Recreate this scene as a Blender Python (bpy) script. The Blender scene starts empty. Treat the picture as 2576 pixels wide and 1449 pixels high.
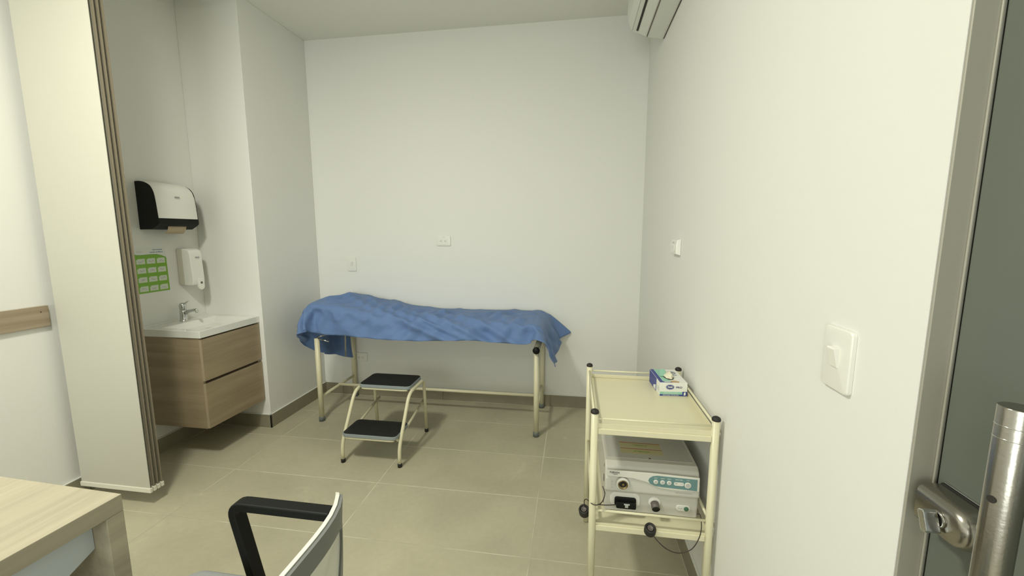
import bpy, bmesh, math, random
from mathutils import Vector, Matrix, Quaternion
random.seed(7)
SC = bpy.context.scene
COL = SC.collection
PI = math.pi

# ---------------------------------------------------------------- camera
F_PX, YAW, PITCH, ROLL, CAM_H = 1023.40, 0.1517, 0.1330, -0.0015, 1.40
fw = Vector((-math.sin(YAW)*math.cos(PITCH), math.cos(YAW)*math.cos(PITCH), -math.sin(PITCH)))
rt = Vector((math.cos(YAW), math.sin(YAW), 0)); up = rt.cross(fw)
rt, up = math.cos(ROLL)*rt+math.sin(ROLL)*up, -math.sin(ROLL)*rt+math.cos(ROLL)*up
cd = bpy.data.cameras.new('camera'); cam = bpy.data.objects.new('camera', cd); COL.objects.link(cam)
cd.sensor_fit = 'HORIZONTAL'; cd.sensor_width = 36.0; cd.lens = F_PX/2576*36; cd.clip_start = 0.02
M = Matrix((rt, up, -fw)).transposed().to_4x4(); M.translation = (0, 0, CAM_H); cam.matrix_world = M
SC.camera = cam

# ---------------------------------------------------------------- world, exposure, lights
w = bpy.data.worlds.new('world'); SC.world = w; w.use_nodes = True
w.node_tree.nodes['Background'].inputs[0].default_value = (0.8, 0.9, 1.0, 1)
w.node_tree.nodes['Background'].inputs[1].default_value = 0.25
SC.view_settings.view_transform = 'Standard'; SC.view_settings.look = 'None'
SC.view_settings.gamma = 1.0; SC.view_settings.use_curve_mapping = False
SC.view_settings.exposure = -0.06
def area(name, loc, direction, sx, sy, watts, col):
    l = bpy.data.lights.new(name, 'AREA'); l.shape = 'RECTANGLE'; l.size = sx; l.size_y = sy; l.energy = watts; l.color = col
    o = bpy.data.objects.new(name, l); COL.objects.link(o); o.location = loc
    o.rotation_euler = Vector(direction).to_track_quat('-Z', 'Y').to_euler(); return o
WARM = (1.0, 0.985, 0.84)
LAMPS = [(-1.38, 0.62, 47), (-0.95, -1.85, 12)]  # second entry is an unseen lamp added as fill behind the camera
for i, (lx, ly, e) in enumerate(LAMPS):
    area('ceiling_lamp', (lx, ly, 2.894), (0, 0, -1), 0.30, 0.30, e, WARM)
# soft cool fill added behind the camera to even out the room
area('rear_fill_light', (-1.35, -2.70, 1.50), (0.06, 1, -0.03), 1.9, 1.5, 46, (0.93, 0.98, 0.93))

# ---------------------------------------------------------------- room sizes (metres)
XR, XL, XC, YC, YB, H, Y0 = 0.499, -2.614, -2.160, 2.512, 3.181, 2.923, -2.80

# ---------------------------------------------------------------- materials
def mat(name, col, rough=0.5, metal=0.0, spec=0.5, bump=None, var=None, coat=0, trans=0, emis=None, alpha=1, sheen=0):
    m = bpy.data.materials.new(name); m.use_nodes = True
    nt = m.node_tree; b = nt.nodes['Principled BSDF']
    b.inputs['Base Color'].default_value = (*col, 1); b.inputs['Roughness'].default_value = rough
    b.inputs['Metallic'].default_value = metal; b.inputs['Specular IOR Level'].default_value = spec
    b.inputs['Coat Weight'].default_value = coat
    b.inputs['Transmission Weight'].default_value = trans
    if emis: b.inputs['Emission Color'].default_value = (*emis[0], 1); b.inputs['Emission Strength'].default_value = emis[1]
    geo = nt.nodes.new('ShaderNodeNewGeometry')
    if bump:
        n = nt.nodes.new('ShaderNodeTexNoise'); n.inputs['Scale'].default_value = bump[0]; n.inputs['Detail'].default_value = 4
        bp = nt.nodes.new('ShaderNodeBump'); bp.inputs['Strength'].default_value = bump[1]; bp.inputs['Distance'].default_value = bump[2]
        nt.links.new(geo.outputs['Position'], n.inputs['Vector'])
        nt.links.new(n.outputs['Fac'], bp.inputs['Height']); nt.links.new(bp.outputs['Normal'], b.inputs['Normal'])
    if var:   # (scale xyz, second colour, detail, contrast lo, hi)
        mp = nt.nodes.new('ShaderNodeMapping'); mp.inputs['Scale'].default_value = var[0]
        n = nt.nodes.new('ShaderNodeTexNoise'); n.inputs['Scale'].default_value = 1; n.inputs['Detail'].default_value = var[2]; n.inputs['Roughness'].default_value = 0.62
        r = nt.nodes.new('ShaderNodeMapRange'); r.inputs[1].default_value = var[3]; r.inputs[2].default_value = var[4]
        mx = nt.nodes.new('ShaderNodeMix'); mx.data_type = 'RGBA'
        mx.inputs[6].default_value = (*col, 1); mx.inputs[7].default_value = (*var[1], 1)
        nt.links.new(geo.outputs['Position'], mp.inputs['Vector']); nt.links.new(mp.outputs[0], n.inputs['Vector'])
        nt.links.new(n.outputs['Fac'], r.inputs[0]); nt.links.new(r.outputs[0], mx.inputs[0]); nt.links.new(mx.outputs[2], b.inputs['Base Color'])
    return m
M_ = {}
M_['wall'] = mat('wall_paint', (0.80, 0.80, 0.765), 0.62, bump=(55, 0.10, 0.004), spec=0.3)
M_['ceiling'] = mat('ceiling_paint', (0.81, 0.81, 0.755), 0.8, spec=0.2, bump=(50, 0.08, 0.003))
M_['grout'] = mat('grout', (0.69, 0.66, 0.52), 0.85, var=((2.2, 2.2, 2.2), (0.43, 0.40, 0.30), 3, 0.42, 0.62))
M_['wood_vanity'] = mat('greyed_oak_laminate', (0.36, 0.285, 0.185), 0.42, var=((1.6, 1.6, 26), (0.27, 0.21, 0.13), 6, 0.35, 0.68), bump=(140, 0.05, 0.002))
M_['wood_edge'] = mat('oak_edge_band', (0.42, 0.34, 0.235), 0.45)
M_['wood_rail'] = mat('oak_rail_laminate', (0.37, 0.305, 0.22), 0.45, var=((40, 1.5, 34), (0.29, 0.225, 0.15), 6, 0.36, 0.66))
M_['wood_desk'] = mat('pale_oak_laminate', (0.475, 0.43, 0.325), 0.55, spec=.25, var=((17, 0.9, 17), (0.335, 0.30, 0.22), 7, 0.36, 0.66))
M_['cream'] = mat('cream_enamel', (0.72, 0.68, 0.48), 0.34, spec=0.5, bump=(90, 0.06, 0.002))
M_['cream_shelf'] = mat('cream_enamel_sheet', (0.72, 0.675, 0.48), 0.32, bump=(30, 0.04, 0.002))
M_['ceramic'] = mat('white_ceramic', (0.80, 0.80, 0.755), 0.12, coat=0.4)
M_['plastic'] = mat('white_plastic', (0.80, 0.80, 0.75), 0.3)
M_['plastic_bright'] = mat('glossy_white_plastic', (0.84, 0.84, 0.79), 0.22)
M_['plastic_beige'] = mat('translucent_beige_plastic', (0.58, 0.55, 0.46), 0.35)
M_['black'] = mat('black_plastic', (0.007, 0.008, 0.007), 0.5, spec=.22)
M_['black_soft'] = mat('black_rubber', (0.014, 0.013, 0.012), 0.6)
M_['rubber_tread'] = mat('ribbed_black_rubber', (0.010, 0.010, 0.010), 0.55, bump=(160, 0.5, 0.004))
M_['grey_rubber'] = mat('grey_rubber', (0.15, 0.17, 0.17), 0.55)
M_['grey_trim'] = mat('blue_grey_trim', (0.27, 0.31, 0.33), 0.45)
M_['chrome'] = mat('chrome', (0.62, 0.63, 0.62), 0.14, metal=1)
M_['steel'] = mat('brushed_stainless', (0.36, 0.345, 0.31), 0.24, metal=1, bump=(220, 0.08, 0.002))
M_['alu'] = mat('grey_aluminium', (0.42, 0.405, 0.345), 0.42, metal=0.2)
M_['glass_film'] = mat('grey_filmed_glass', (0.135, 0.150, 0.128), 0.30, spec=0.35)
M_['dark'] = mat('dark_gap', (0.02, 0.018, 0.015), 0.7)
M_['groove'] = mat('dark_brown_groove', (0.07, 0.045, 0.03), 0.6)
M_['fabric'] = mat('cream_blind_fabric', (0.56, 0.55, 0.475), 0.8, bump=(500, 0.15, 0.001), spec=0.2)
M_['edge_brown'] = mat('brown_edge_strip', (0.26, 0.22, 0.155), 0.8)
M_['bar'] = mat('cream_bar', (0.78, 0.76, 0.66), 0.4)
M_['paper_brown'] = mat('brown_paper', (0.50, 0.40, 0.27), 0.8)
M_['grey_print'] = mat('grey_print', (0.22, 0.22, 0.22), 0.5)
M_['light_print'] = mat('light_grey_print', (0.48, 0.48, 0.46), 0.5)
M_['green'] = mat('green_print', (0.20, 0.42, 0.035), 0.45)
M_['green_dark'] = mat('dark_green_print', (0.13, 0.30, 0.03), 0.45)
M_['white_print'] = mat('white_print', (0.74, 0.76, 0.71), 0.45)
M_['cell_print'] = mat('pale_green_print', (0.62, 0.68, 0.56), 0.45)
M_['blue_print'] = mat('blue_print', (0.05, 0.20, 0.33), 0.45)
M_['navy'] = mat('navy_print', (0.030, 0.048, 0.26), 0.42)
M_['slate'] = mat('slate_print', (0.10, 0.11, 0.22), 0.45)
M_['mint'] = mat('mint_print', (0.30, 0.58, 0.45), 0.42)
M_['card'] = mat('white_card', (0.80, 0.81, 0.76), 0.45)
M_['tan'] = mat('tan_print', (0.50, 0.33, 0.18), 0.5)
M_['latex'] = mat('latex', (0.78, 0.74, 0.56), 0.5)
M_['teal'] = mat('teal_panel', (0.13, 0.245, 0.25), 0.4)
M_['device'] = mat('warm_grey_device', (0.56, 0.55, 0.49), 0.38)
M_['device_light'] = mat('light_device_plastic', (0.70, 0.69, 0.63), 0.34)
M_['device_top'] = mat('device_top_sheet', (0.47, 0.47, 0.43), 0.45)
M_['brass'] = mat('socket_metal', (0.28, 0.22, 0.11), 0.35, metal=0.9)
M_['yellow'] = mat('yellow_sticker', (0.50, 0.46, 0.25), 0.45)
M_['orange'] = mat('orange_print', (0.40, 0.20, 0.10), 0.45)
M_['green_button'] = mat('green_button', (0.06, 0.15, 0.09), 0.3)
M_['grey_knob'] = mat('grey_knob', (0.13, 0.11, 0.10), 0.4)
M_['cord'] = mat('dark_cord', (0.035, 0.028, 0.022), 0.5)
M_['mattress'] = mat('black_vinyl', (0.03, 0.03, 0.035), 0.4)
M_['chair_white'] = mat('white_chair_frame', (0.80, 0.80, 0.72), 0.35)
M_['chair_grey'] = mat('grey_chair_frame', (0.19, 0.20, 0.195), 0.45)
M_['chair_fabric'] = mat('grey_seat_fabric', (0.26, 0.27, 0.27), 0.85, bump=(700, 0.2, 0.001))
M_['modesty'] = mat('white_laminate', (0.55, 0.60, 0.63), 0.45)
M_['ac'] = mat('air_conditioner_plastic', (0.74, 0.75, 0.68), 0.35)
M_['lamp'] = mat('lamp_diffuser', (0.9, 0.9, 0.85), 0.5, emis=((1, 0.98, 0.88), 4.0))
M_['fill_glow'] = mat('added_glow_pane', (0.5, 0.5, 0.5), 0.3, emis=((0.8, 0.9, 1.0), 0.8))

def tile_mat():
    m = mat('porcelain_tile', (0.475, 0.442, 0.322), 0.40, spec=0.4)
    nt = m.node_tree; b = nt.nodes['Principled BSDF']; L = nt.links
    geo = nt.nodes.new('ShaderNodeNewGeometry')
    def noise(s, d, dist=0.0):
        n = nt.nodes.new('ShaderNodeTexNoise'); n.inputs['Scale'].default_value = s; n.inputs['Detail'].default_value = d
        n.inputs['Distortion'].default_value = dist
        L.new(geo.outputs['Position'], n.inputs['Vector']); return n
    def mr(src, a, c, lo, hi):
        r = nt.nodes.new('ShaderNodeMapRange'); r.inputs[1].default_value = a; r.inputs[2].default_value = c
        r.inputs[3].default_value = lo; r.inputs[4].default_value = hi; L.new(src, r.inputs[0]); return r.outputs[0]
    oi = nt.nodes.new('ShaderNodeObjectInfo')
    def math_(op, a, c):
        n = nt.nodes.new('ShaderNodeMath'); n.operation = op
        for i, q in enumerate((a, c)):
            if isinstance(q, float): n.inputs[i].default_value = q
            else: L.new(q, n.inputs[i])
        return n.outputs[0]
    v = math_('MULTIPLY', mr(noise(2.2, 6, .4).outputs['Fac'], .3, .7, .90, 1.10), mr(noise(38, 5).outputs['Fac'], .3, .7, .965, 1.035))
    v = math_('MULTIPLY', v, mr(oi.outputs['Random'], 0, 1, .965, 1.035))
    blot = mr(noise(4.3, 8, 1.2).outputs['Fac'], .64, .70, 0.0, .10)
    v = math_('ADD', v, blot)
    sc_ = nt.nodes.new('ShaderNodeVectorMath'); sc_.operation = 'SCALE'; sc_.inputs[0].default_value = (0.475, 0.442, 0.322)
    L.new(v, sc_.inputs['Scale']); L.new(sc_.outputs[0], b.inputs['Base Color'])
    L.new(mr(noise(5, 4).outputs['Fac'], .3, .7, .36, .52), b.inputs['Roughness'])
    return m
M_['tile'] = tile_mat()
def skirt_mat():
    return mat('skirting_tile', (0.285, 0.262, 0.185), 0.42, var=((5, 5, 5), (0.25, 0.228, 0.16), 5, .35, .65))
M_['skirt'] = skirt_mat()
def sheet_mat():
    m = bpy.data.materials.new('blue_nonwoven'); m.use_nodes = True; nt = m.node_tree; L = nt.links
    b = nt.nodes['Principled BSDF']; out = nt.nodes['Material Output']
    b.inputs['Base Color'].default_value = (0.175, 0.285, 0.55, 1); b.inputs['Roughness'].default_value = 0.6
    b.inputs['Specular IOR Level'].default_value = 0.3
    b.inputs['Sheen Weight'].default_value = 0.15
    tr = nt.nodes.new('ShaderNodeBsdfTranslucent'); tr.inputs['Color'].default_value = (0.21, 0.35, 0.68, 1)
    mx = nt.nodes.new('ShaderNodeMixShader'); mx.inputs[0].default_value = 0.25
    L.new(b.outputs[0], mx.inputs[1]); L.new(tr.outputs[0], mx.inputs[2]); L.new(mx.outputs[0], out.inputs['Surface'])
    g = nt.nodes.new('ShaderNodeNewGeometry'); n = nt.nodes.new('ShaderNodeTexNoise'); n.inputs['Scale'].default_value = 11; n.inputs['Detail'].default_value = 4
    n.inputs['Distortion'].default_value = 1.2
    bp = nt.nodes.new('ShaderNodeBump'); bp.inputs['Strength'].default_value = 0.55; bp.inputs['Distance'].default_value = 0.012
    L.new(g.outputs['Position'], n.inputs['Vector']); L.new(n.outputs['Fac'], bp.inputs['Height'])
    L.new(bp.outputs[0], b.inputs['Normal'])
    return m
M_['sheet'] = sheet_mat()

# ---------------------------------------------------------------- mesh helpers (world coordinates)
class MB:
    def __init__(s): s.v = []; s.f = []; s.sm = []
    def add(s, vs, fs, sm=False):
        b = len(s.v); s.v += [tuple(q) for q in vs]; s.f += [tuple(b+i for i in f) for f in fs]; s.sm += [sm]*len(fs); return s
    def box(s, x0, x1, y0, y1, z0, z1):
        v = [(x0,y0,z0),(x1,y0,z0),(x1,y1,z0),(x0,y1,z0),(x0,y0,z1),(x1,y0,z1),(x1,y1,z1),(x0,y1,z1)]
        return s.add(v, [(0,3,2,1),(4,5,6,7),(0,1,5,4),(1,2,6,5),(2,3,7,6),(3,0,4,7)])
    def prism(s, poly, o, a, b, c, t):
        """polygon (u,v) in the plane o + u*a + v*b, extruded by t along c"""
        o, a, b, c = Vector(o), Vector(a), Vector(b), Vector(c); n = len(poly)
        v = [o+a*p[0]+b*p[1] for p in poly] + [o+a*p[0]+b*p[1]+c*t for p in poly]
        f = [tuple(range(n))[::-1], tuple(range(n, 2*n))] + [(i, (i+1) % n, n+(i+1) % n, n+i) for i in range(n)]
        if a.cross(b).dot(c)*t < 0: f = [q[::-1] for q in f]
        return s.add(v, f)
    def tube(s, path, r, n=12, cap=True):
        P = [Vector(p) for p in path]; rr = r if isinstance(r, (list, tuple)) else [r]*len(P)
        T = []
        for i in range(len(P)):
            d = (P[min(i+1, len(P)-1)]-P[max(i-1, 0)]).normalized(); T.append(d)
        N = T[0].orthogonal().normalized(); vs = []
        for i, p in enumerate(P):
            if i: N = T[i-1].rotation_difference(T[i]) @ N
            B = T[i].cross(N)
            for k in range(n):
                a = 2*PI*k/n; vs.append(p+(N*math.cos(a)+B*math.sin(a))*rr[i])
        fs = [(i*n+k, i*n+(k+1) % n, (i+1)*n+(k+1) % n, (i+1)*n+k) for i in range(len(P)-1) for k in range(n)]
        s.add(vs, fs, True)
        if cap:
            b = len(s.v)-len(vs); s.f += [tuple(b+k for k in range(n))[::-1], tuple(b+(len(P)-1)*n+k for k in range(n))]; s.sm += [False, False]
        return s
    def lathe(s, prof, o, axis, n=24):
        """profile (r, h) turned round axis from o"""
        o, ax = Vector(o), Vector(axis).normalized(); N = ax.orthogonal().normalized(); B = ax.cross(N)
        vs = [o+ax*h+(N*math.cos(2*PI*k/n)+B*math.sin(2*PI*k/n))*max(r, 1e-5) for r, h in prof for k in range(n)]
        fs = [(i*n+k, i*n+(k+1) % n, (i+1)*n+(k+1) % n, (i+1)*n+k) for i in range(len(prof)-1) for k in range(n)]
        s.add(vs, fs, True)
        b = len(s.v)-len(vs)
        s.f += [tuple(b+k for k in range(n))[::-1], tuple(b+(len(prof)-1)*n+k for k in range(n))]; s.sm += [False, False]
        return s
    def rot(s, ang, c):
        ca, sa = math.cos(ang), math.sin(ang)
        s.v = [(c[0]+(x-c[0])*ca-(y-c[1])*sa, c[1]+(x-c[0])*sa+(y-c[1])*ca, z) for x, y, z in s.v]; return s
    def build(s, name, m, parent=None, bevel=0, seg=2, smooth=None):
        me = bpy.data.meshes.new(name); off = world_loc(parent) if parent else Vector((0, 0, 0))
        me.from_pydata([tuple(Vector(q)-off) for q in s.v], [], s.f)
        me.polygons.foreach_set('use_smooth', s.sm if smooth is None else [smooth]*len(s.f))
        me.materials.append(M_[m] if isinstance(m, str) else m); me.update()
        o = bpy.data.objects.new(name, me); COL.objects.link(o)
        if parent: o.parent = parent
        if bevel:
            b = o.modifiers.new('bevel', 'BEVEL'); b.width = bevel; b.segments = seg; b.limit_method = 'ANGLE'; b.angle_limit = 0.6; b.harden_normals = False
        return o
def world_loc(o):
    p = Vector((0, 0, 0))
    while o: p = p+o.location; o = o.parent
    return p
def tag(o, label, cat, group=None):
    o['label'] = label; o['category'] = cat
    if group: o['group'] = group
    return o
def thing(name, loc, label, cat, group=None):
    o = bpy.data.objects.new(name, None); COL.objects.link(o); o.location = loc; o.empty_display_size = .05
    return tag(o, label, cat, group)
def struct(o): o['kind'] = 'structure'; return o
def lab(o, l): o['label'] = l; return o
def box(*a): return MB().box(*a)
def rounded(w, h, r, n=5, cx=0, cy=0):
    p = []
    for sx, sy, a0 in ((1, 1, 0), (-1, 1, 90), (-1, -1, 180), (1, -1, 270)):
        for k in range(n+1):
            a = math.radians(a0+90*k/n); p.append((cx+sx*(w/2-r)+r*math.cos(a), cy+sy*(h/2-r)+r*math.sin(a)))
    return p
def ellipse(w, h, n=28, cx=0, cy=0): return [(cx+w/2*math.cos(2*PI*k/n), cy+h/2*math.sin(2*PI*k/n)) for k in range(n)]
def text(name, body, size, o, a, b, m, parent, align='CENTER', th=0.0003, bold=0.0, stretch=1.0):
    cu = bpy.data.curves.new(name, 'FONT'); cu.body = body; cu.size = size; cu.align_x = align; cu.align_y = 'CENTER'
    cu.offset = bold; cu.extrude = th; cu.resolution_u = 3
    ob = bpy.data.objects.new(name+'_curve', cu); COL.objects.link(ob)
    me = bpy.data.meshes.new_from_object(ob.evaluated_get(bpy.context.evaluated_depsgraph_get()))
    bpy.data.objects.remove(ob); a, b, o = Vector(a), Vector(b), Vector(o); c = a.cross(b); off = world_loc(parent)
    me.name = name
    for v in me.vertices: v.co = o+a*v.co.x*stretch+b*v.co.y+c*v.co.z-off
    me.materials.clear(); me.materials.append(M_[m]); t = bpy.data.objects.new(name, me); COL.objects.link(t); t.parent = parent
    return t
def arc(path_pts, r, n=5):
    """polyline with rounded corners"""
    P = [Vector(p) for p in path_pts]; out = [P[0]]
    for i in range(1, len(P)-1):
        d0 = (P[i-1]-P[i]); d1 = (P[i+1]-P[i]); q = min(r, d0.length*.49, d1.length*.49)
        A = P[i]+d0.normalized()*q; B = P[i]+d1.normalized()*q
        for k in range(n+1):
            t = k/n; out.append(A*(1-t)**2+P[i]*2*t*(1-t)+B*t*t)
    out.append(P[-1]); return out
X, Y, Z = (1, 0, 0), (0, 1, 0), (0, 0, 1)
NX, NY_, NZ = (-1, 0, 0), (0, -1, 0), (0, 0, -1)

# ================================================================ THE ROOM
# floor: bedding and grout slab, each tile a piece on it
floor = struct(box(XL-.15, .70, Y0-.1, YB+.15, -.06, -.0005).build('floor', 'grout'))
TX = [-1.989+.910*k for k in range(-1, 4)]; TY = [2.818-.4088*k for k in range(-1, 15)]
cache = {}
for i in range(len(TX)-1):
    for j in range(len(TY)-1):
        x0, x1 = max(TX[i], XL), min(TX[i+1], .56); y1, y0 = min(TY[j], YB), max(TY[j+1], Y0)
        if x1-x0 < .02 or y1-y0 < .02: continue
        g = .0017; key = (round(x1-x0, 4), round(y1-y0, 4)); cx, cy = (x0+x1)/2, (y0+y1)/2
        if key in cache:
            t = bpy.data.objects.new('floor_tile', cache[key]); COL.objects.link(t)
        else:
            hx, hy = (x1-x0)/2-g, (y1-y0)/2-g; c = .0006
            v = [(-hx,-hy,-.009),(hx,-hy,-.009),(hx,hy,-.009),(-hx,hy,-.009),(-hx,-hy,-c),(hx,-hy,-c),(hx,hy,-c),(-hx,hy,-c),
                 (-hx+c,-hy+c,0),(hx-c,-hy+c,0),(hx-c,hy-c,0),(-hx+c,hy-c,0)]
            f = [(0,3,2,1),(8,9,10,11)]+[(a, (a+1) % 4, 4+(a+1) % 4, 4+a) for a in range(4)]+[(4+a, 4+(a+1) % 4, 8+(a+1) % 4, 8+a) for a in range(4)]
            t = MB().add(v, f).build('floor_tile', 'tile'); cache[key] = t.data
        t.location = (cx, cy, 0); t.parent = floor
# walls
struct(box(XL-.15, XR+.15, YB, YB+.15, 0, H).build('wall_back', 'wall'))
struct(box(XL-.15, XL, Y0-.1, YB, 0, H).build('wall_left', 'wall'))
struct(box(XL, XC, YC, YB, 0, H).build('wall_column', 'wall', bevel=.003))
DY0, DY1, DH = -.30, .650, 2.15
mb = box(XR, XR+.15, DY1, YB, 0, H).box(XR, XR+.15, Y0, DY0, 0, H).box(XR, XR+.15, DY0, DY1, DH, H)
struct(mb.build('wall_right', 'wall'))
mb = box(XL-.15, -2.3, Y0-.15, Y0, 0, H).box(-.4, XR+.15, Y0-.15, Y0, 0, H).box(-2.3, -.4, Y0-.15, Y0, 0, .75).box(-2.3, -.4, Y0-.15, Y0, 2.25, H)
struct(mb.build('wall_front', 'wall'))
struct(box(XL-.15, XR+.15, Y0-.15, YB+.15, H, H+.1).build('ceiling', 'ceiling'))
win = struct(box(-2.3, -.4, Y0-.09, Y0-.07, .75, 2.25).build('added_window_1', 'fill_glow'))  # unseen glowing window, added to go with the rear fill light
for a in ((-2.3, -2.25, .75, 2.25), (-.45, -.4, .75, 2.25), (-1.375, -1.325, .8, 2.2), (-2.25, -.45, .75, .8), (-2.25, -.45, 2.2, 2.25)):
    box(a[0], a[1], Y0-.065, Y0-.02, a[2], a[3]).build('added_window_frame', 'alu', win, bevel=.003)
# ceiling track of the sliding panels, wall to wall across the room
trk = MB().box(XL, XR, 1.615, 1.735, 2.875, H-.0005)
struct(trk.build('trim_1', 'bar', bevel=.003))
# tile skirting, each piece its own length, with a pale strip on top
def skirting(name, p0, p1, nrm, joints):
    """runs from p0 to p1 on the wall, nrm points into the room"""
    p0, p1, nrm = Vector((*p0, 0)), Vector((*p1, 0)), Vector((*nrm, 0)); d = (p1-p0); L = d.length; d.normalize()
    hb, th = .100, .009
    root = struct(MB().prism([(0, 0), (L, 0), (L, .0035), (0, .0035)], p0+nrm*.0005+Vector((0, 0, hb)), d, Z, nrm, th+.0005).build(name, 'plastic'))
    cuts = [0]+[j for j in joints if .02 < j < L-.02]+[L]
    for a, b in zip(cuts[:-1], cuts[1:]):
        a2, b2 = a+(.001 if a else 0), b-(.001 if b < L else 0)
        MB().prism([(a2, .0015), (b2, .0015), (b2, hb), (a2, hb)], p0+nrm*.0005, d, Z, nrm, th).build('skirting_tile', 'skirt', root, bevel=.001, seg=1)
    MB().prism([(0, 0), (L, 0), (L, .0016), (0, .0016)], p0+nrm*.0005, d, Z, nrm, th+.0016).build('grout_line', 'grout', root)
    return root
skirting('baseboard_back', (XC, YB), (XR, YB), (0, -1), [.171, .80, 1.081, 1.991])
skirting('baseboard_right', (XR, DY1), (XR, YB), (-1, 0), [.36, 1.27, 2.17])
skirting('baseboard_left', (XL, Y0), (XL, YC), (1, 0), [.9, 1.8, 2.7, 3.6, 4.5])
skirting('baseboard_column', (XC, YC-.0095), (XC, YB), (1, 0), [])
skirting('baseboard_alcove', (XL+.01, YC), (XC+.0095, YC), (0, -1), [])
# wooden rail on the left wall
rail = struct(box(XL, XL+.018, Y0, 1.632, .944, 1.048).build('trim_2', 'wood_rail', bevel=.0025))
MB().lathe([(.003, 0), (.003, .0006)], (XL+.018, 1.60, 1.02), X, 10).build('screw_cap', 'groove', rail)

# ---------------------------------------------------------------- glass door in the right wall, beside the camera
door = struct(box(XR+.0005, XR+.075, DY1-.0045, DY1-.0005, 0, DH).build('door_1', 'alu', bevel=.001))
box(XR+.0295, XR+.0325, DY1-.0075, DY1-.0046, 0, DH).build('weather_strip', 'alu', door, bevel=.0008)
gp = box(XR+.034, XR+.046, DY0+.02, DY1-.0085, .01, DH-.01)
pane = gp.build('glass_pane', 'glass_film', door, bevel=.001)
box(XR+.036, XR+.060, DY1-.0084, DY1-.0047, .01, DH-.01).build('door_seal', 'dark', door)
# patch lock: body on the room side, rubber gasket under it, back plate, thumb turn
LZ, LY1, LY0 = 1.015, .628, .545; GX = XR+.034
def stadium(hh, ya, yb, n=14):
    p = [(ya, -hh), (ya, hh)]
    for k in range(n+1):
        a = PI/2-PI*k/n; p.append((yb+hh-hh*math.cos(a), hh*math.sin(a)))
    return p
def lock_body(hh, x0, x1, ya, yb, shrink):
    """bullet-shaped case seen from the room, its rim rolled over towards the face"""
    mb = MB(); rings = []
    for q, xx in ((0, x0), (0, x0+(x1-x0)*.45), (.18, x0+(x1-x0)*.72), (.5, x0+(x1-x0)*.92), (1, x1)):
        h = hh-shrink*q; n = 14; ring = [(xx, ya-shrink*.25*q, LZ-h), (xx, ya-shrink*.25*q, LZ+h)]
        for k in range(n+1):
            a = PI/2-PI*k/n; ring.append((xx, yb+hh-h*math.cos(a), LZ+h*math.sin(a)))
        rings.append(ring)
    n = len(rings[0]); vs = [v for r in rings for v in r]
    fs = [(i*n+k, i*n+(k+1) % n, (i+1)*n+(k+1) % n, (i+1)*n+k) for i in range(len(rings)-1) for k in range(n)]
    fs += [tuple(range(n))[::-1], tuple((len(rings)-1)*n+k for k in range(n))]
    return mb.add(vs, fs, True)
lk = lab(lock_body(.0285, GX-.0065, GX-.038, LY1, LY0, .011).build('lock_case', 'steel', door, smooth=True), 'polished steel lock case with a rounded end')
e = lk.modifiers.new('e', 'EDGE_SPLIT'); e.split_angle = 0.7
MB().prism([(y, z) for y, z in stadium(.0300, LY1+.001, LY0-.003)], (GX-.0064, 0, LZ), Y, Z, X, .0035).build('lock_gasket', 'black_soft', lk, bevel=.0008)
MB().prism([(y, z) for y, z in stadium(.0315, LY1+.001, LY0-.011)], (GX-.0029, 0, LZ), Y, Z, X, .0027).build('lock_plate', 'chrome', lk, bevel=.0008)
MB().lathe([(.0112, 0), (.0112, .003), (.0095, .0045), (.0095, .0035), (.0001, .0035)], (GX-.037, .586, LZ+.001), NX, 24).build('lock_cylinder', 'steel', lk)
tt = MB().prism(rounded(.029, .010, .003), (GX-.0405, .586, LZ-.003), (0, .35, .94), (0, .94, -.35), NX, .018)
tt.build('thumb_turn', 'chrome', lk, bevel=.0012)
# pull handle: long tube on stand-offs
HX, HY, HR = .470, .488, .0155
hd = MB().tube([(HX, HY, .42), (HX, HY, 1.2165)], HR, 32).build('door_handle', 'steel', door, bevel=.0012)
for z in (1.195, 1.181): MB().lathe([(HR+.0003, 0), (HR+.0003, .0012)], (HX, HY, z), Z, 32).build('tube_ring', 'chrome', hd)
for z in (1.128, .56): MB().tube([(HX+.012, HY, z), (GX-.0002, HY, z)], .0062, 16).build('stand_off', 'steel', hd)
MB().lathe([(.0042, 0), (.0042, .0006)], (HX-.0148, HY-.0042, 1.112), (-.96, -.28, 0), 14).build('screw_hole', 'dark', hd)

# ================================================================ LIGHT FITTINGS above the picture
for i, (lx, ly, e) in enumerate(LAMPS):
    t = thing('ceiling_light', (lx, ly, H), ('square white ceiling light nearer the desk and blind', 'square white fill light added farther back, behind the camera')[i], 'ceiling light')
    mb = box(lx-.18, lx+.18, ly-.18, ly-.16, 2.897, H-.0005).box(lx-.18, lx+.18, ly+.16, ly+.18, 2.897, H-.0005).box(lx-.18, lx-.16, ly-.16, ly+.16, 2.897, H-.0005).box(lx+.16, lx+.18, ly-.16, ly+.16, 2.897, H-.0005)
    mb.build('frame', 'plastic', t); box(lx-.16, lx+.16, ly-.16, ly+.16, 2.905, H-.0005).build('diffuser', 'lamp', t)

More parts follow.
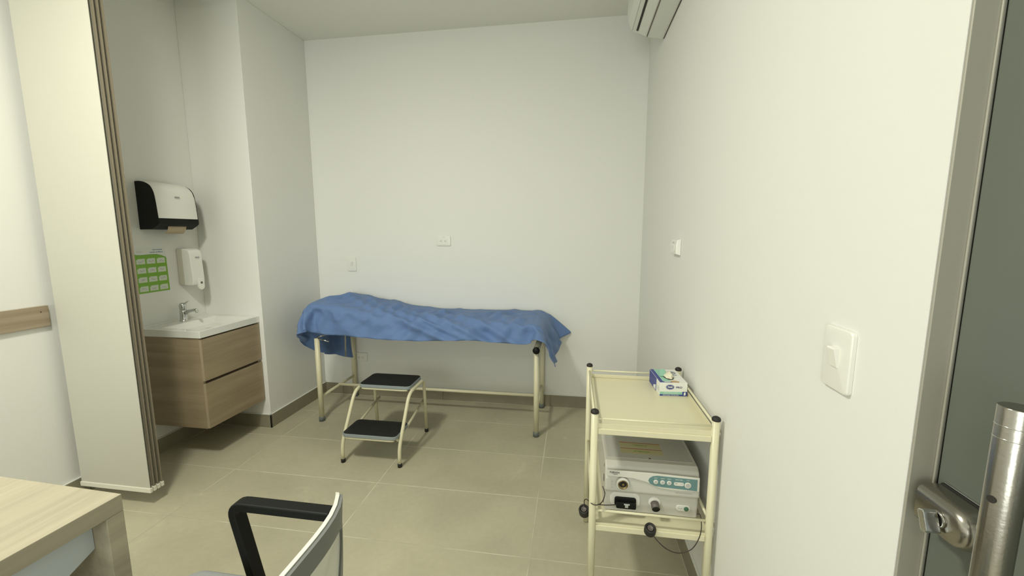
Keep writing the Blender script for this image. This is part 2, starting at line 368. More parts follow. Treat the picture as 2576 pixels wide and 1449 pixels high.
# ================================================================ SLIDING PANEL BLINDS
PL = ['frontmost cream sliding fabric panel hanging from ceiling to near floor',
      'second sliding fabric panel, just behind the frontmost one',
      'third sliding fabric panel in the stack, seen as a thin strip',
      'rearmost sliding fabric panel, nearest the sink alcove']
for k in range(4):
    y = 1.640+.020*k; xa, xb = -2.568, -2.142
    t = thing('sliding_panel', ((xa+xb)/2, y, .075), PL[k], 'panel blind', 'cream sliding panels hanging beside the left wall')
    n = 14; mb = MB(); vs = []
    for j in range(2):
        for i in range(n+1):
            u = i/n; vs.append((xa+(xb-xa)*u-(.003 if 0 else 0), y+.0015*math.sin(u*6+k)*j, .096 if j == 0 else 2.872))
    n1 = n+1
    # thin cloth with thickness
    th = .0018; vs2 = [(x, yy+th, z) for x, yy, z in vs]
    f = [(i, i+1, n1+i+1, n1+i) for i in range(n)]; b = len(vs)
    f2 = [(b+i, b+n1+i, b+n1+i+1, b+i+1) for i in range(n)]
    rim = [(0, n1, b+n1, b), (n, b+n, b+n1+n, n1+n)]+[(i, b+i, b+i+1, i+1) for i in range(n)]+[(n1+i, n1+i+1, b+n1+i+1, b+n1+i) for i in range(n)]
    mb.add(vs+vs2, f+f2+rim); mb.build('fabric', 'fabric', t)
    if k: box(xb-.011, xb+.0008, y-.0006, y+.0035, .0995, 2.872).build('edge_strip', 'edge_brown', t)  # brown strip down the right edge, rear panels alone
    box(xa-.003, xb+.006, y-.0055, y+.0075, .075, .099).build('bottom_bar', 'bar', t, bevel=.0015)

# ================================================================ VANITY, BASIN, TAP
CY0, CX = 2.054, -2.205
t = thing('vanity_cabinet', ((XL+CX)/2, (CY0+YC)/2, .213), 'wall-hung grey oak vanity cabinet with two drawers under the basin', 'cabinet')
mb = box(XL+.0005, CX, CY0, CY0+.018, .213, .783).box(XL+.0005, CX, YC-.0225, YC-.0045, .213, .783).box(XL+.0005, CX-.001, CY0+.018, YC-.0225, .213, .229).box(XL+.0005, XL+.012, CY0+.018, YC-.0225, .229, .783)
mb.build('body', 'wood_vanity', t, bevel=.0008, seg=1)
box(CX-.045, CX-.004, CY0+.0185, YC-.023, .48, .54).build('finger_groove', 'groove', t)
box(CX-.03, CX-.004, CY0+.0185, YC-.023, .768, .783).build('top_shadow_gap', 'groove', t)
for z0, z1 in ((.517, .7745), (.216, .498)):
    d = box(CX-.0035, CX+.016, CY0+.0005, YC-.005, z0, z1).build('drawer', 'wood_vanity', t, bevel=.0006, seg=1)
    box(CX-.0005, CX+.0155, CY0-.0004, CY0+.0004, z0+.0006, z1-.0006).build('edge_band', 'wood_edge', d)
BX1 = -2.186; bt = .8275
t = thing('washbasin', ((XL+BX1)/2, (2.045+YC)/2, .784), 'white rectangular washbasin top on the vanity cabinet', 'sink')
# slab with a sunk bowl
def rect(x0, x1, y0, y1, z): return [(x0,y0,z),(x1,y0,z),(x1,y1,z),(x0,y1,z)]
ax0, ax1, ay0, ay1 = XL+.0005, BX1, 2.046, YC-.0005
rings = [rect(ax0, ax1, ay0, ay1, .7838), rect(ax0, ax1, ay0, ay1, bt), rect(-2.500, -2.222, 2.092, 2.470, bt), rect(-2.494, -2.228, 2.100, 2.462, bt-.007), rect(-2.470, -2.250, 2.150, 2.42, .7885)]
vs = [v for r in rings for v in r]; fs = [(0, 3, 2, 1), (16, 17, 18, 19)]
for a in range(4):
    for k in range(4): fs.append((4*a+k, 4*a+(k+1) % 4, 4*a+4+(k+1) % 4, 4*a+4+k))
MB().add(vs, fs).build('basin', 'ceramic', t, bevel=.003, seg=3)
box(XL+.0005, XL+.012, 2.048, YC-.001, bt-.001, bt+.008).build('rear_lip', 'ceramic', t, bevel=.002)
MB().lathe([(.0001, 0), (.019, 0), (.019, .0015), (.016, .0022), (.0001, .0022)], (-2.36, 2.285, .7885), Z, 24).build('drain', 'chrome', t)
# tap
TYc, TXc = 2.290, -2.553
t = thing('basin_tap', (TXc, TYc, bt), 'chrome single-lever mixer tap standing on the basin rim', 'tap')
MB().lathe([(.024, 0), (.024, .004), (.0215, .006), (.0205, .03), (.020, .06), (.0185, .078)], (TXc, TYc, bt), Z, 28).build('tap_body', 'chrome', t)
sp = [(TXc+.008, TYc, bt+.052), (TXc+.04, TYc, bt+.066), (TXc+.075, TYc, bt+.075), (TXc+.098, TYc, bt+.078), (TXc+.110, TYc, bt+.071)]
s_ = MB().tube(sp, [.0135, .011, .0088, .0092, .0085], 16).build('spout', 'chrome', t)
MB().tube([(TXc+.104, TYc, bt+.074), (TXc+.107, TYc, bt+.058)], .0085, 16).build('aerator', 'chrome', s_)
MB().lathe([(.0185, 0), (.0195, .008), (.0195, .026), (.0175, .036), (.010, .042), (.0001, .043)], (TXc, TYc, bt+.080), Z, 28).build('lever_cap', 'chrome', t)
mb = MB().prism([(0, .0), (.022, .006), (.052, .026), (.053, .030), (.020, .014), (-.012, .010)], (TXc, TYc-.0075, bt+.109), X, Z, Y, .015)
mb.build('lever', 'chrome', t, bevel=.002)

# ================================================================ PAPER TOWEL DISPENSER
t = thing('paper_towel_dispenser', (XL, 2.26, 1.43), 'black and white wall-mounted paper towel dispenser above the soap', 'dispenser')
def spline(pts, n=6):
    P = [Vector((*p, 0)) for p in pts]; out = []
    for i in range(len(P)-1):
        a, b, c, d = P[max(i-1, 0)], P[i], P[i+1], P[min(i+2, len(P)-1)]
        for k in range(n):
            s = k/n; q = .5*((2*b)+(c-a)*s+(2*a-5*b+4*c-d)*s*s+(3*b-a-3*c+d)*s**3); out.append((q.x, q.y))
    out.append((P[-1].x, P[-1].y)); return out
D0, D1 = 2.128, 2.398
bodyp = [(.0005, 1.428), (.0005, 1.7155)]+spline([(.030, 1.7165), (.065, 1.710), (.100, 1.690), (.122, 1.655), (.131, 1.600), (.137, 1.520), (.1395, 1.478), (.132, 1.458), (.085, 1.430)], 5)
MB().prism(bodyp, (XL, D0, 0), X, Z, Y, D1-D0).build('dispenser_body', 'black', t, bevel=.003)
outer = spline([(.020, 1.7215), (.055, 1.7175), (.092, 1.7015), (.120, 1.672), (.1325, 1.630), (.1385, 1.57), (.1435, 1.496)], 6)
inner = [(a-.0045, b-.005) for a, b in outer]; inner[-1] = (outer[-1][0]-.005, outer[-1][1])
n = len(outer); rows = []
for yy, sh in ((D0+.004, .006), (D0+.012, .0), (D1-.020, .0), (D1-.006, .007)):
    rows.append([(XL+a-sh*.7, yy, b-sh*.5*(i < n*.6)) for i, (a, b) in enumerate(outer)])
rows += [[(XL+a-.001, yy, b) for a, b in inner] for yy in (D1-.006, D0+.004)]
vs = [v for r in rows for v in r]; m = len(rows)
fs = [(r*n+i, r*n+i+1, ((r+1) % m)*n+i+1, ((r+1) % m)*n+i) for r in range(m) for i in range(n-1)]
fs += [tuple(r*n for r in range(m)), tuple(r*n+n-1 for r in range(m))[::-1]]
cv = MB().add(vs, fs, True).build('dispenser_cover', 'plastic', t); e = cv.modifiers.new('e', 'EDGE_SPLIT'); e.split_angle = .6
MB().prism(rounded(.034, .008, .0035), (XL+.1392, 2.262, 1.629), Y, Z, X, .0012).build('badge', 'light_print', cv)
text('badge_lettering', 'Kimberly-Clark', .006, (XL+.1406, 2.262, 1.629), Y, Z, 'grey_print', cv, stretch=.75)
mb = MB(); prof = [(.118, 1.452), (.112, 1.432), (.102, 1.414), (.088, 1.402)]
vs = [(XL+a, yy, b) for yy in (2.205, 2.325) for a, b in prof]+[(XL+a-.0008, yy, b) for yy in (2.205, 2.325) for a, b in prof]
mb.add(vs, [(i, i+1, 4+i+1, 4+i) for i in range(3)]+[(8+i, 12+i, 12+i+1, 8+i+1) for i in range(3)]+[(3, 11, 15, 7), (0, 4, 12, 8)], True)
mb.build('paper_towel', 'paper_brown', t)
# ================================================================ SOAP DISPENSER
t = thing('soap_dispenser', (XL, 2.378, 1.05), 'white wall-mounted soap dispenser with round dark window above the tap', 'dispenser')
S0, S1 = 2.336, 2.424
box(XL+.0005, XL+.058, S0+.001, S1-.001, 1.060, 1.300).build('soap_tank', 'plastic_beige', t, bevel=.008, seg=3)
pf = spline([(.050, 1.303), (.078, 1.300), (.098, 1.288), (.106, 1.262), (.110, 1.18), (.113, 1.10), (.110, 1.07), (.100, 1.060), (.055, 1.060)], 5)
MB().prism([(.045, 1.060), (.045, 1.303)]+pf, (XL, S0, 0), X, Z, Y, S1-S0).build('soap_cover', 'plastic', t, bevel=.007, seg=4)
bt_ = MB().prism([(-.022, .058), (.022, .058)]+[(.022*math.cos(a), .012+.022*math.sin(a)-.010) for a in [-PI*k/12 for k in range(13)]], (XL+.106, 2.392, 1.046), Y, Z, X, .0125).build('push_button', 'plastic_bright', t, bevel=.002)
MB().lathe([(.0001, 0), (.0082, 0), (.0082, .0006), (.0001, .0014)], (XL+.1185, 2.392, 1.074), X, 20).build('sight_window', 'grey_knob', bt_)
text('lettering', 'Kimberly-Clark', .0065, (XL+.1085, 2.388, 1.246), Y, Z, 'slate', t, bold=.0002, stretch=.8)
text('lettering', 'PROFESSIONAL', .0045, (XL+.1088, 2.388, 1.238), Y, Z, 'light_print', t, stretch=.9)
# ================================================================ HAND-WASHING POSTER
t = thing('poster', (XL, 2.17, 1.035), 'green and white hand-washing poster with twelve pictures taped to the wall', 'poster')
PW, PH = .203, .282; po = Vector((XL+.0004, 2.172, 1.176)); pa = Vector((0, .9998, .012)); pb = Vector((0, -.012, .9998)); pc = Vector(X)
def pp(u, v, d=0): return po+pa*u+pb*v+pc*d
sh = MB().prism([(-PW/2, -PH/2), (PW/2, -PH/2), (PW/2, PH/2), (-PW/2, PH/2)], pp(0, 0), pa, pb, pc, .0006).build('sheet', 'white_print', t)
wave = [(-PW/2+.003, -PH/2+.003), (PW/2-.003, -PH/2+.003), (PW/2-.003, .076), (.070, .090), (.040, .0985), (.005, .0995), (-.045, .0975), (-.08, .0985), (-PW/2+.003, .104)]
MB().prism(wave, pp(0, 0, .0006), pa, pb, pc, .0002).build('green_print', 'green', t)
edge = [(PW/2-.003, .076), (.070, .090), (.040, .0985), (.005, .0995), (-.045, .0975), (-.08, .0985), (-PW/2+.003, .104)]
MB().prism(edge+[(x, y-.003) for x, y in edge[::-1]], pp(0, 0, .0008), pa, pb, pc, .00015).build('green_print', 'green_dark', t)
text('lettering', 'Instrucciones', .0115, pp(.048, .127, .0006), pa, pb, 'blue_print', t, th=.0002, bold=.0003)
text('lettering', 'Lavado de Manos', .0115, pp(.040, .112, .0006), pa, pb, 'blue_print', t, th=.0002, bold=.0003)
text('lettering', 'Clínica', .014, pp(-.062, .117, .0006), pa, pb, 'light_print', t, th=.0002)
rr = random.Random(4)
for r in range(4):
    for c in range(3):
        u, v = -.062+c*.062, .058-r*.0565
        MB().prism([(-.026, -.0165), (.026, -.0165), (.026, .0165), (-.018, .0165), (-.018, .011), (-.026, .011)], pp(u, v, .0008), pa, pb, pc, .00015).build('picture_cell', 'cell_print', t)
        mb = MB()
        for q in range(3):
            cx, cy = u-.007+.008*q+rr.uniform(-.003, .003), v+rr.uniform(-.005, .004); ang = rr.uniform(-.9, .9)
            mb.prism([(cx+a*math.cos(ang)-b*math.sin(ang), cy+a*math.sin(ang)+b*math.cos(ang)) for a, b in ellipse(.013, .0055, 10)], pp(0, 0, .00095+.00012*q), pa, pb, pc, .0001)
        mb.build('hand_drawing', 'light_print', t)

# ================================================================ SWITCHES AND SOCKETS
def plate(name, c, a, b, nrm, w, h, label, cat, kind, m='plastic'):
    c = Vector(c); a, b, nrm = Vector(a), Vector(b), Vector(nrm)
    t = thing(name, c, label, cat)
    # slightly domed plate: two stacked rounded outlines
    rings = []
    for sc_, d in ((1, .0004), (1, .0065), (.97, .0086), (.88, .0096), (.0, .0096)):
        rings.append([c+a*p[0]*(sc_ if sc_ else .7)+b*p[1]*(sc_ if sc_ else .7)+nrm*d for p in rounded(w, h, .008, 4)])
    rings = rings[:4]; n = len(rings[0]); vs = [v for r in rings for v in r]
    flip = a.cross(b).dot(nrm) < 0
    fs = [(i*n+k, i*n+(k+1) % n, (i+1)*n+(k+1) % n, (i+1)*n+k) for i in range(3) for k in range(n)]+[tuple(3*n+k for k in range(n)), tuple(range(n))[::-1]]
    if flip: fs = [f[::-1] for f in fs]
    pl = MB().add(vs, fs, True).build('cover_plate', m, t); e = pl.modifiers.new('e', 'EDGE_SPLIT'); e.split_angle = .5
    if kind == 'switch':
        q = c-a*.0+b*.004
        MB().prism([(.007, -.019), (.0115, -.019), (.0195, .016), (.0182, .019), (.007, .019)], q-a*.011, nrm, b, a, .022).build('rocker', 'plastic_bright', t, bevel=.0006)
        MB().prism(rounded(.026, .042, .001, 2), q+nrm*.0092, a, b, nrm, .0006).build('rocker_frame', m, t)
    elif kind == 'socket':
        MB().prism(rounded(w*.66, h*.55, .003), c-b*.002+nrm*.0090, a, b, nrm, .0016).build('socket_insert', 'plastic', t, bevel=.0005)
        for s_ in (-1, 1):
            mb = MB(); o = c-b*.002+a*(.018*s_)+nrm*.0104
            mb.prism(rounded(.005, .005, .0022), o-a*.0065, a, b, nrm, .0006)
            mb.prism(rounded(.0070, .0028, .0006), o+a*.003+b*.0055, a, b, nrm, .0006).prism(rounded(.0070, .0028, .0006), o+a*.003-b*.0055, a, b, nrm, .0006)
            mb.build('socket_holes', 'grey_knob', t)
    return t
plate('light_switch', (-1.848, YB, 1.147), X, Z, NY_, .078, .117, 'white light switch on the back wall, left above the exam bed', 'light switch', 'switch')
plate('wall_socket', (-1.043, YB, 1.342), X, Z, NY_, .117, .078, 'white double wall socket high on the back wall above the bed', 'wall socket', 'socket')
text('lettering', '110 V', .010, (-1.043, YB-.0099, 1.370), X, Z, 'light_print', bpy.data.objects['wall_socket'])
plate('wall_socket', (-1.808, YB, .343), X, Z, NY_, .117, .078, 'white wall socket under the exam bed behind its left rear leg', 'wall socket', 'socket')
plate('light_switch', (XR, .826, 1.165), NY_, Z, NX, .080, .118, 'large white light switch on the right wall nearest the door', 'light switch', 'switch')
plate('wall_socket', (XL, 1.745, .452), Y, Z, X, .078, .117, 'white wall plate low on the left wall, mostly hidden by the blind', 'wall socket', 'socket')
mb = MB().prism([(-.0005, .0), (-.022, .008), (-.024, .045), (-.019, .074), (-.0005, .079)], (XR, 2.030, 1.294), X, Z, Y, .115)
t = tag(thing('wall_control', (XR, 2.09, 1.294), 'small white control box on the right wall, far end near the corner', 'wall control'), 'small white control box on the right wall, far end near the corner', 'wall control')
mb.build('control_housing', 'plastic_bright', t, bevel=.003, seg=3)
box(XR-.0255, XR-.0232, 2.060, 2.120, 1.310, 1.343).build('control_cover', 'plastic', t, bevel=.0008)
for z in (1.353, 1.358): box(XR-.0242, XR-.0225, 2.075, 2.11, z, z+.0012).build('marking', 'light_print', t)

# ================================================================ AIR CONDITIONER
t = thing('air_conditioner', (XR, 2.28, 2.53), 'white wall-mounted air conditioner high on the right wall', 'air conditioner')
A0, A1 = 1.86, 2.68
poly = [(0, 2.535), (-.098, 2.552), (-.150, 2.578), (-.186, 2.590), (-.206, 2.640), (-.214, 2.70), (-.210, 2.790), (-.190, 2.815), (0, 2.815)]
MB().prism([(a-.0005, b) for a, b in poly], (XR, A0, 0), X, Z, Y, A1-A0).build('housing', 'ac', t, bevel=.004, seg=2)
def strip(p, q, wd, th, nm, m, ya=A0+.015, yb=A1-.012):
    p, q = Vector((p[0], 0, p[1])), Vector((q[0], 0, q[1])); d = (q-p).normalized(); nn = Vector((-d.z, 0, d.x));
    if nn.z > 0: nn = -nn
    c_ = (p+q)/2; L = (q-p).length
    return MB().prism([(-L/2, 0), (L/2, 0), (L/2, th), (-L/2, th)], (XR+c_.x, ya, c_.z), d, nn, Y, yb-ya).build(nm, m, t, bevel=.0006)
strip((-.163, 2.5815), (-.152, 2.5775), 0, .0014, 'air_outlet', 'dark', A0+.03, A1-.03)
strip((-.101, 2.5515), (-.0965, 2.5495), 0, .0012, 'panel_seam', 'groove')
strip((-.006, 2.5345), (-.0015, 2.5335), 0, .0016, 'wall_seam', 'groove')
strip((-.149, 2.5765), (-.104, 2.5545), 0, .003, 'air_flap', 'ac', A0+.02, A1-.016)
strip((-.1865, 2.590), (-.183, 2.589), 0, .0006, 'panel_seam', 'light_print')

SHEET_N = (120, 36)
# the sheet as a grid of points in millimetres, one row of the grid per line
SHEET_X = [
[-1982,-1982,-1977,-1972,-1968,-1965,-1961,-1964,-1966,-1965,-1954,-1944,-1939,-1937,-1939,-1925,-1913,-1902,-1892,-1878,-1871,-1877,-1882,-1875,-1862,-1863,-1864,-1864,-1857,-1845,-1828,-1810,-1793,-1776,-1760,-1743,-1727,-1709,-1691,-1673,-1657,-1640,-1621,-1600,-1578,-1555,-1532,-1509,-1487,-1465,-1442,-1418,-1395,-1373,-1351,-1329,-1306,-1285,-1262,-1240,-1197,-1174,-1152,-1131,-1108,-1085,-1062,-1040,-1018,-996,-974,-952,-930,-908,-888,-867,-845,-823,-802,-780,-759,-736,-714,-691,-670,-649,-627,-606,-583,-562,-542,-520,-498,-476,-455,-433,-413,-391,-369,-346,-323,-297,-272,-269,-264,-247,-235,-212,-187,-167,-155,-148,-150,-150,-145,-134,-127,-120,-113,-113],
[-1981,-1985,-1985,-1978,-1972,-1967,-1965,-1961,-1962,-1960,-1956,-1948,-1938,-1940,-1937,-1942,-1925,-1913,-1906,-1893,-1884,-1875,-1884,-1884,-1866,-1867,-1869,-1866,-1855,-1844,-1827,-1810,-1792,-1774,-1758,-1741,-1724,-1707,-1689,-1671,-1655,-1638,-1620,-1599,-1577,-1554,-1529,-1505,-1484,-1462,-1440,-1417,-1394,-1371,-1350,-1328,-1306,-1284,-1262,-1239,-1196,-1174,-1152,-1130,-1108,-1085,-1063,-1041,-1020,-997,-975,-954,-933,-911,-890,-868,-846,-824,-802,-780,-759,-735,-712,-692,-669,-648,-627,-605,-585,-564,-543,-521,-499,-477,-455,-434,-412,-390,-369,-346,-324,-298,-273,-259,-257,-245,-228,-208,-185,-165,-157,-152,-151,-149,-151,-145,-132,-123,-114,-107],
[-1986,-1987,-1988,-1987,-1981,-1974,-1965,-1963,-1956,-1959,-1950,-1945,-1941,-1939,-1940,-1950,-1942,-1928,-1921,-1906,-1892,-1881,-1884,-1888,-1874,-1874,-1872,-1863,-1855,-1842,-1825,-1810,-1791,-1772,-1755,-1738,-1721,-1705,-1688,-1670,-1652,-1637,-1618,-1597,-1576,-1552,-1528,-1503,-1480,-1458,-1437,-1416,-1392,-1370,-1348,-1326,-1305,-1283,-1262,-1239,-1195,-1174,-1152,-1130,-1109,-1086,-1063,-1041,-1020,-998,-978,-957,-936,-912,-890,-869,-847,-824,-802,-779,-757,-736,-713,-693,-672,-649,-628,-608,-587,-565,-543,-521,-500,-478,-455,-433,-411,-390,-368,-346,-324,-300,-275,-255,-247,-241,-221,-200,-179,-177,-169,-159,-156,-153,-152,-148,-140,-129,-114,-104],
[-1988,-1985,-1987,-1992,-1987,-1975,-1969,-1962,-1952,-1951,-1949,-1953,-1948,-1946,-1945,-1951,-1953,-1945,-1932,-1921,-1908,-1892,-1882,-1891,-1883,-1868,-1864,-1865,-1853,-1840,-1826,-1808,-1790,-1771,-1753,-1736,-1719,-1702,-1685,-1669,-1651,-1634,-1615,-1594,-1572,-1549,-1525,-1500,-1477,-1455,-1435,-1413,-1391,-1369,-1347,-1325,-1303,-1281,-1260,-1238,-1195,-1173,-1152,-1130,-1109,-1087,-1064,-1043,-1021,-1000,-980,-957,-934,-912,-890,-869,-848,-824,-802,-781,-759,-738,-716,-695,-673,-651,-631,-609,-587,-566,-544,-522,-500,-478,-456,-435,-411,-389,-368,-347,-325,-301,-277,-254,-250,-231,-213,-193,-185,-174,-175,-166,-162,-154,-152,-148,-143,-130,-116,-110],
[-1983,-1983,-1987,-1988,-1990,-1979,-1968,-1958,-1958,-1951,-1956,-1961,-1957,-1954,-1952,-1951,-1955,-1957,-1949,-1936,-1924,-1907,-1894,-1889,-1891,-1872,-1861,-1859,-1858,-1840,-1823,-1806,-1788,-1769,-1751,-1734,-1716,-1699,-1683,-1666,-1649,-1631,-1612,-1590,-1568,-1546,-1523,-1498,-1474,-1452,-1431,-1411,-1390,-1368,-1345,-1322,-1301,-1280,-1259,-1239,-1194,-1173,-1152,-1130,-1110,-1088,-1067,-1045,-1022,-998,-976,-955,-934,-913,-892,-870,-848,-830,-806,-782,-760,-739,-717,-694,-673,-653,-632,-610,-588,-566,-544,-522,-500,-478,-456,-435,-411,-388,-368,-346,-326,-303,-279,-256,-240,-232,-210,-190,-176,-179,-179,-176,-166,-159,-150,-149,-139,-130,-122,-114],
[-1984,-1982,-1978,-1983,-1986,-1984,-1973,-1964,-1956,-1959,-1965,-1962,-1966,-1962,-1959,-1955,-1952,-1954,-1957,-1952,-1938,-1922,-1908,-1899,-1900,-1879,-1862,-1855,-1857,-1839,-1820,-1803,-1785,-1768,-1750,-1732,-1714,-1698,-1682,-1666,-1648,-1629,-1608,-1585,-1563,-1542,-1520,-1497,-1474,-1450,-1428,-1409,-1388,-1366,-1344,-1320,-1299,-1277,-1256,-1237,-1194,-1173,-1152,-1131,-1111,-1090,-1067,-1044,-1019,-995,-972,-952,-935,-913,-891,-873,-852,-828,-805,-782,-760,-738,-717,-695,-674,-653,-632,-610,-588,-566,-544,-522,-501,-479,-457,-435,-413,-387,-366,-347,-324,-305,-283,-260,-250,-228,-207,-196,-175,-180,-180,-179,-170,-155,-150,-138,-132,-129,-120,-111],
[-1970,-1971,-1970,-1967,-1973,-1977,-1979,-1974,-1963,-1968,-1971,-1965,-1966,-1970,-1967,-1959,-1953,-1957,-1954,-1955,-1951,-1940,-1926,-1912,-1908,-1888,-1871,-1854,-1857,-1837,-1818,-1800,-1783,-1766,-1749,-1731,-1712,-1698,-1680,-1663,-1646,-1628,-1606,-1582,-1559,-1538,-1516,-1495,-1472,-1449,-1427,-1407,-1385,-1364,-1342,-1320,-1297,-1275,-1259,-1237,-1195,-1173,-1152,-1131,-1110,-1088,-1065,-1042,-1020,-997,-978,-958,-936,-916,-894,-871,-848,-826,-804,-782,-759,-739,-717,-698,-676,-654,-632,-611,-589,-567,-545,-522,-501,-479,-458,-435,-413,-390,-368,-347,-324,-300,-281,-263,-241,-228,-209,-188,-177,-176,-177,-178,-166,-158,-142,-131,-125,-124,-121,-116],
[-1957,-1960,-1956,-1954,-1957,-1961,-1966,-1970,-1973,-1973,-1967,-1970,-1965,-1972,-1967,-1962,-1959,-1953,-1960,-1957,-1952,-1950,-1945,-1931,-1918,-1896,-1882,-1872,-1854,-1837,-1815,-1797,-1782,-1764,-1747,-1729,-1713,-1695,-1678,-1660,-1644,-1626,-1605,-1579,-1555,-1535,-1513,-1492,-1471,-1449,-1427,-1404,-1383,-1361,-1339,-1317,-1296,-1276,-1259,-1236,-1193,-1171,-1149,-1129,-1107,-1087,-1066,-1045,-1024,-1002,-977,-960,-939,-916,-892,-867,-845,-824,-803,-780,-760,-740,-720,-700,-678,-654,-632,-610,-588,-567,-543,-524,-502,-480,-459,-437,-415,-393,-368,-346,-324,-302,-280,-258,-239,-217,-200,-187,-184,-180,-179,-173,-164,-154,-138,-126,-121,-121,-121,-117],
[-1943,-1946,-1946,-1942,-1941,-1947,-1950,-1955,-1959,-1962,-1965,-1960,-1966,-1967,-1965,-1965,-1958,-1959,-1946,-1942,-1946,-1942,-1945,-1931,-1924,-1906,-1889,-1870,-1858,-1837,-1816,-1797,-1779,-1764,-1746,-1728,-1710,-1693,-1674,-1657,-1640,-1622,-1602,-1578,-1553,-1531,-1511,-1490,-1469,-1448,-1425,-1402,-1380,-1358,-1337,-1316,-1295,-1274,-1254,-1232,-1191,-1170,-1149,-1128,-1107,-1088,-1069,-1047,-1023,-1002,-979,-958,-935,-915,-888,-866,-846,-825,-801,-782,-760,-740,-722,-701,-678,-652,-631,-610,-588,-566,-550,-526,-503,-482,-460,-440,-416,-394,-371,-348,-326,-303,-281,-259,-237,-215,-201,-187,-185,-177,-171,-164,-156,-150,-138,-124,-117,-115,-117,-118],
[-1929,-1931,-1935,-1934,-1928,-1930,-1936,-1938,-1942,-1944,-1948,-1953,-1955,-1959,-1961,-1961,-1958,-1947,-1939,-1932,-1935,-1932,-1934,-1935,-1925,-1913,-1896,-1877,-1858,-1838,-1818,-1798,-1780,-1763,-1744,-1728,-1711,-1692,-1672,-1654,-1637,-1619,-1600,-1577,-1553,-1532,-1510,-1490,-1468,-1446,-1424,-1404,-1381,-1359,-1338,-1316,-1293,-1272,-1250,-1232,-1192,-1173,-1151,-1129,-1108,-1089,-1068,-1044,-1020,-998,-980,-957,-934,-911,-890,-869,-848,-826,-804,-783,-761,-744,-720,-698,-675,-653,-635,-615,-589,-572,-550,-527,-505,-483,-463,-441,-418,-395,-374,-349,-327,-305,-282,-260,-239,-216,-202,-187,-187,-178,-168,-158,-149,-141,-133,-125,-117,-110,-111,-115],
[-1917,-1922,-1921,-1923,-1918,-1919,-1920,-1927,-1927,-1935,-1934,-1937,-1942,-1942,-1947,-1953,-1949,-1948,-1939,-1926,-1925,-1934,-1936,-1926,-1921,-1914,-1897,-1879,-1859,-1840,-1821,-1801,-1783,-1764,-1747,-1729,-1711,-1692,-1672,-1653,-1634,-1617,-1599,-1577,-1554,-1531,-1512,-1490,-1468,-1446,-1424,-1402,-1381,-1360,-1337,-1315,-1293,-1273,-1252,-1232,-1193,-1171,-1152,-1130,-1108,-1087,-1064,-1042,-1021,-1002,-978,-955,-935,-914,-893,-872,-850,-828,-806,-784,-763,-741,-720,-698,-678,-659,-637,-616,-595,-573,-550,-529,-507,-484,-462,-447,-423,-397,-374,-351,-328,-306,-284,-262,-240,-218,-205,-188,-188,-178,-164,-157,-146,-141,-137,-132,-122,-114,-107,-105],
[-1906,-1910,-1915,-1912,-1916,-1911,-1910,-1912,-1920,-1924,-1926,-1923,-1925,-1928,-1939,-1941,-1945,-1943,-1934,-1919,-1927,-1928,-1924,-1927,-1920,-1914,-1896,-1879,-1860,-1841,-1822,-1804,-1785,-1766,-1748,-1729,-1711,-1693,-1673,-1655,-1636,-1618,-1598,-1577,-1555,-1532,-1512,-1490,-1468,-1446,-1425,-1403,-1381,-1359,-1338,-1316,-1295,-1274,-1253,-1231,-1193,-1172,-1151,-1129,-1108,-1086,-1064,-1043,-1023,-1001,-979,-958,-938,-915,-894,-873,-852,-830,-808,-786,-765,-744,-722,-700,-682,-660,-639,-618,-596,-574,-552,-529,-508,-485,-463,-446,-425,-398,-374,-354,-329,-307,-286,-263,-241,-220,-206,-189,-189,-175,-165,-154,-147,-144,-145,-137,-128,-118,-109,-101],
[-1901,-1904,-1909,-1908,-1913,-1908,-1906,-1910,-1906,-1908,-1909,-1911,-1914,-1922,-1921,-1930,-1933,-1939,-1924,-1922,-1921,-1922,-1924,-1926,-1920,-1915,-1895,-1879,-1860,-1841,-1823,-1805,-1786,-1768,-1749,-1731,-1712,-1693,-1675,-1656,-1636,-1618,-1600,-1577,-1556,-1534,-1511,-1490,-1468,-1446,-1425,-1404,-1382,-1360,-1340,-1319,-1297,-1275,-1253,-1231,-1193,-1172,-1151,-1130,-1108,-1086,-1066,-1045,-1024,-1002,-981,-961,-938,-916,-895,-873,-853,-830,-810,-788,-766,-744,-725,-705,-683,-661,-640,-619,-597,-576,-552,-531,-509,-488,-470,-450,-427,-401,-376,-354,-331,-309,-286,-264,-244,-222,-207,-194,-180,-181,-168,-160,-149,-149,-149,-148,-143,-131,-119,-107],
[-1905,-1902,-1902,-1910,-1909,-1916,-1910,-1907,-1906,-1905,-1909,-1906,-1909,-1908,-1912,-1917,-1922,-1938,-1940,-1937,-1933,-1926,-1928,-1926,-1920,-1913,-1896,-1880,-1861,-1843,-1823,-1805,-1787,-1769,-1750,-1732,-1713,-1694,-1676,-1657,-1639,-1619,-1600,-1578,-1556,-1535,-1513,-1490,-1469,-1447,-1426,-1404,-1380,-1360,-1339,-1319,-1297,-1274,-1251,-1230,-1194,-1173,-1151,-1130,-1109,-1088,-1067,-1046,-1024,-1003,-983,-961,-939,-917,-896,-874,-853,-830,-811,-788,-767,-748,-727,-705,-683,-661,-640,-619,-598,-576,-553,-531,-510,-492,-471,-449,-428,-404,-378,-355,-335,-310,-287,-266,-245,-223,-210,-195,-188,-178,-176,-165,-157,-149,-149,-151,-146,-141,-126,-111],
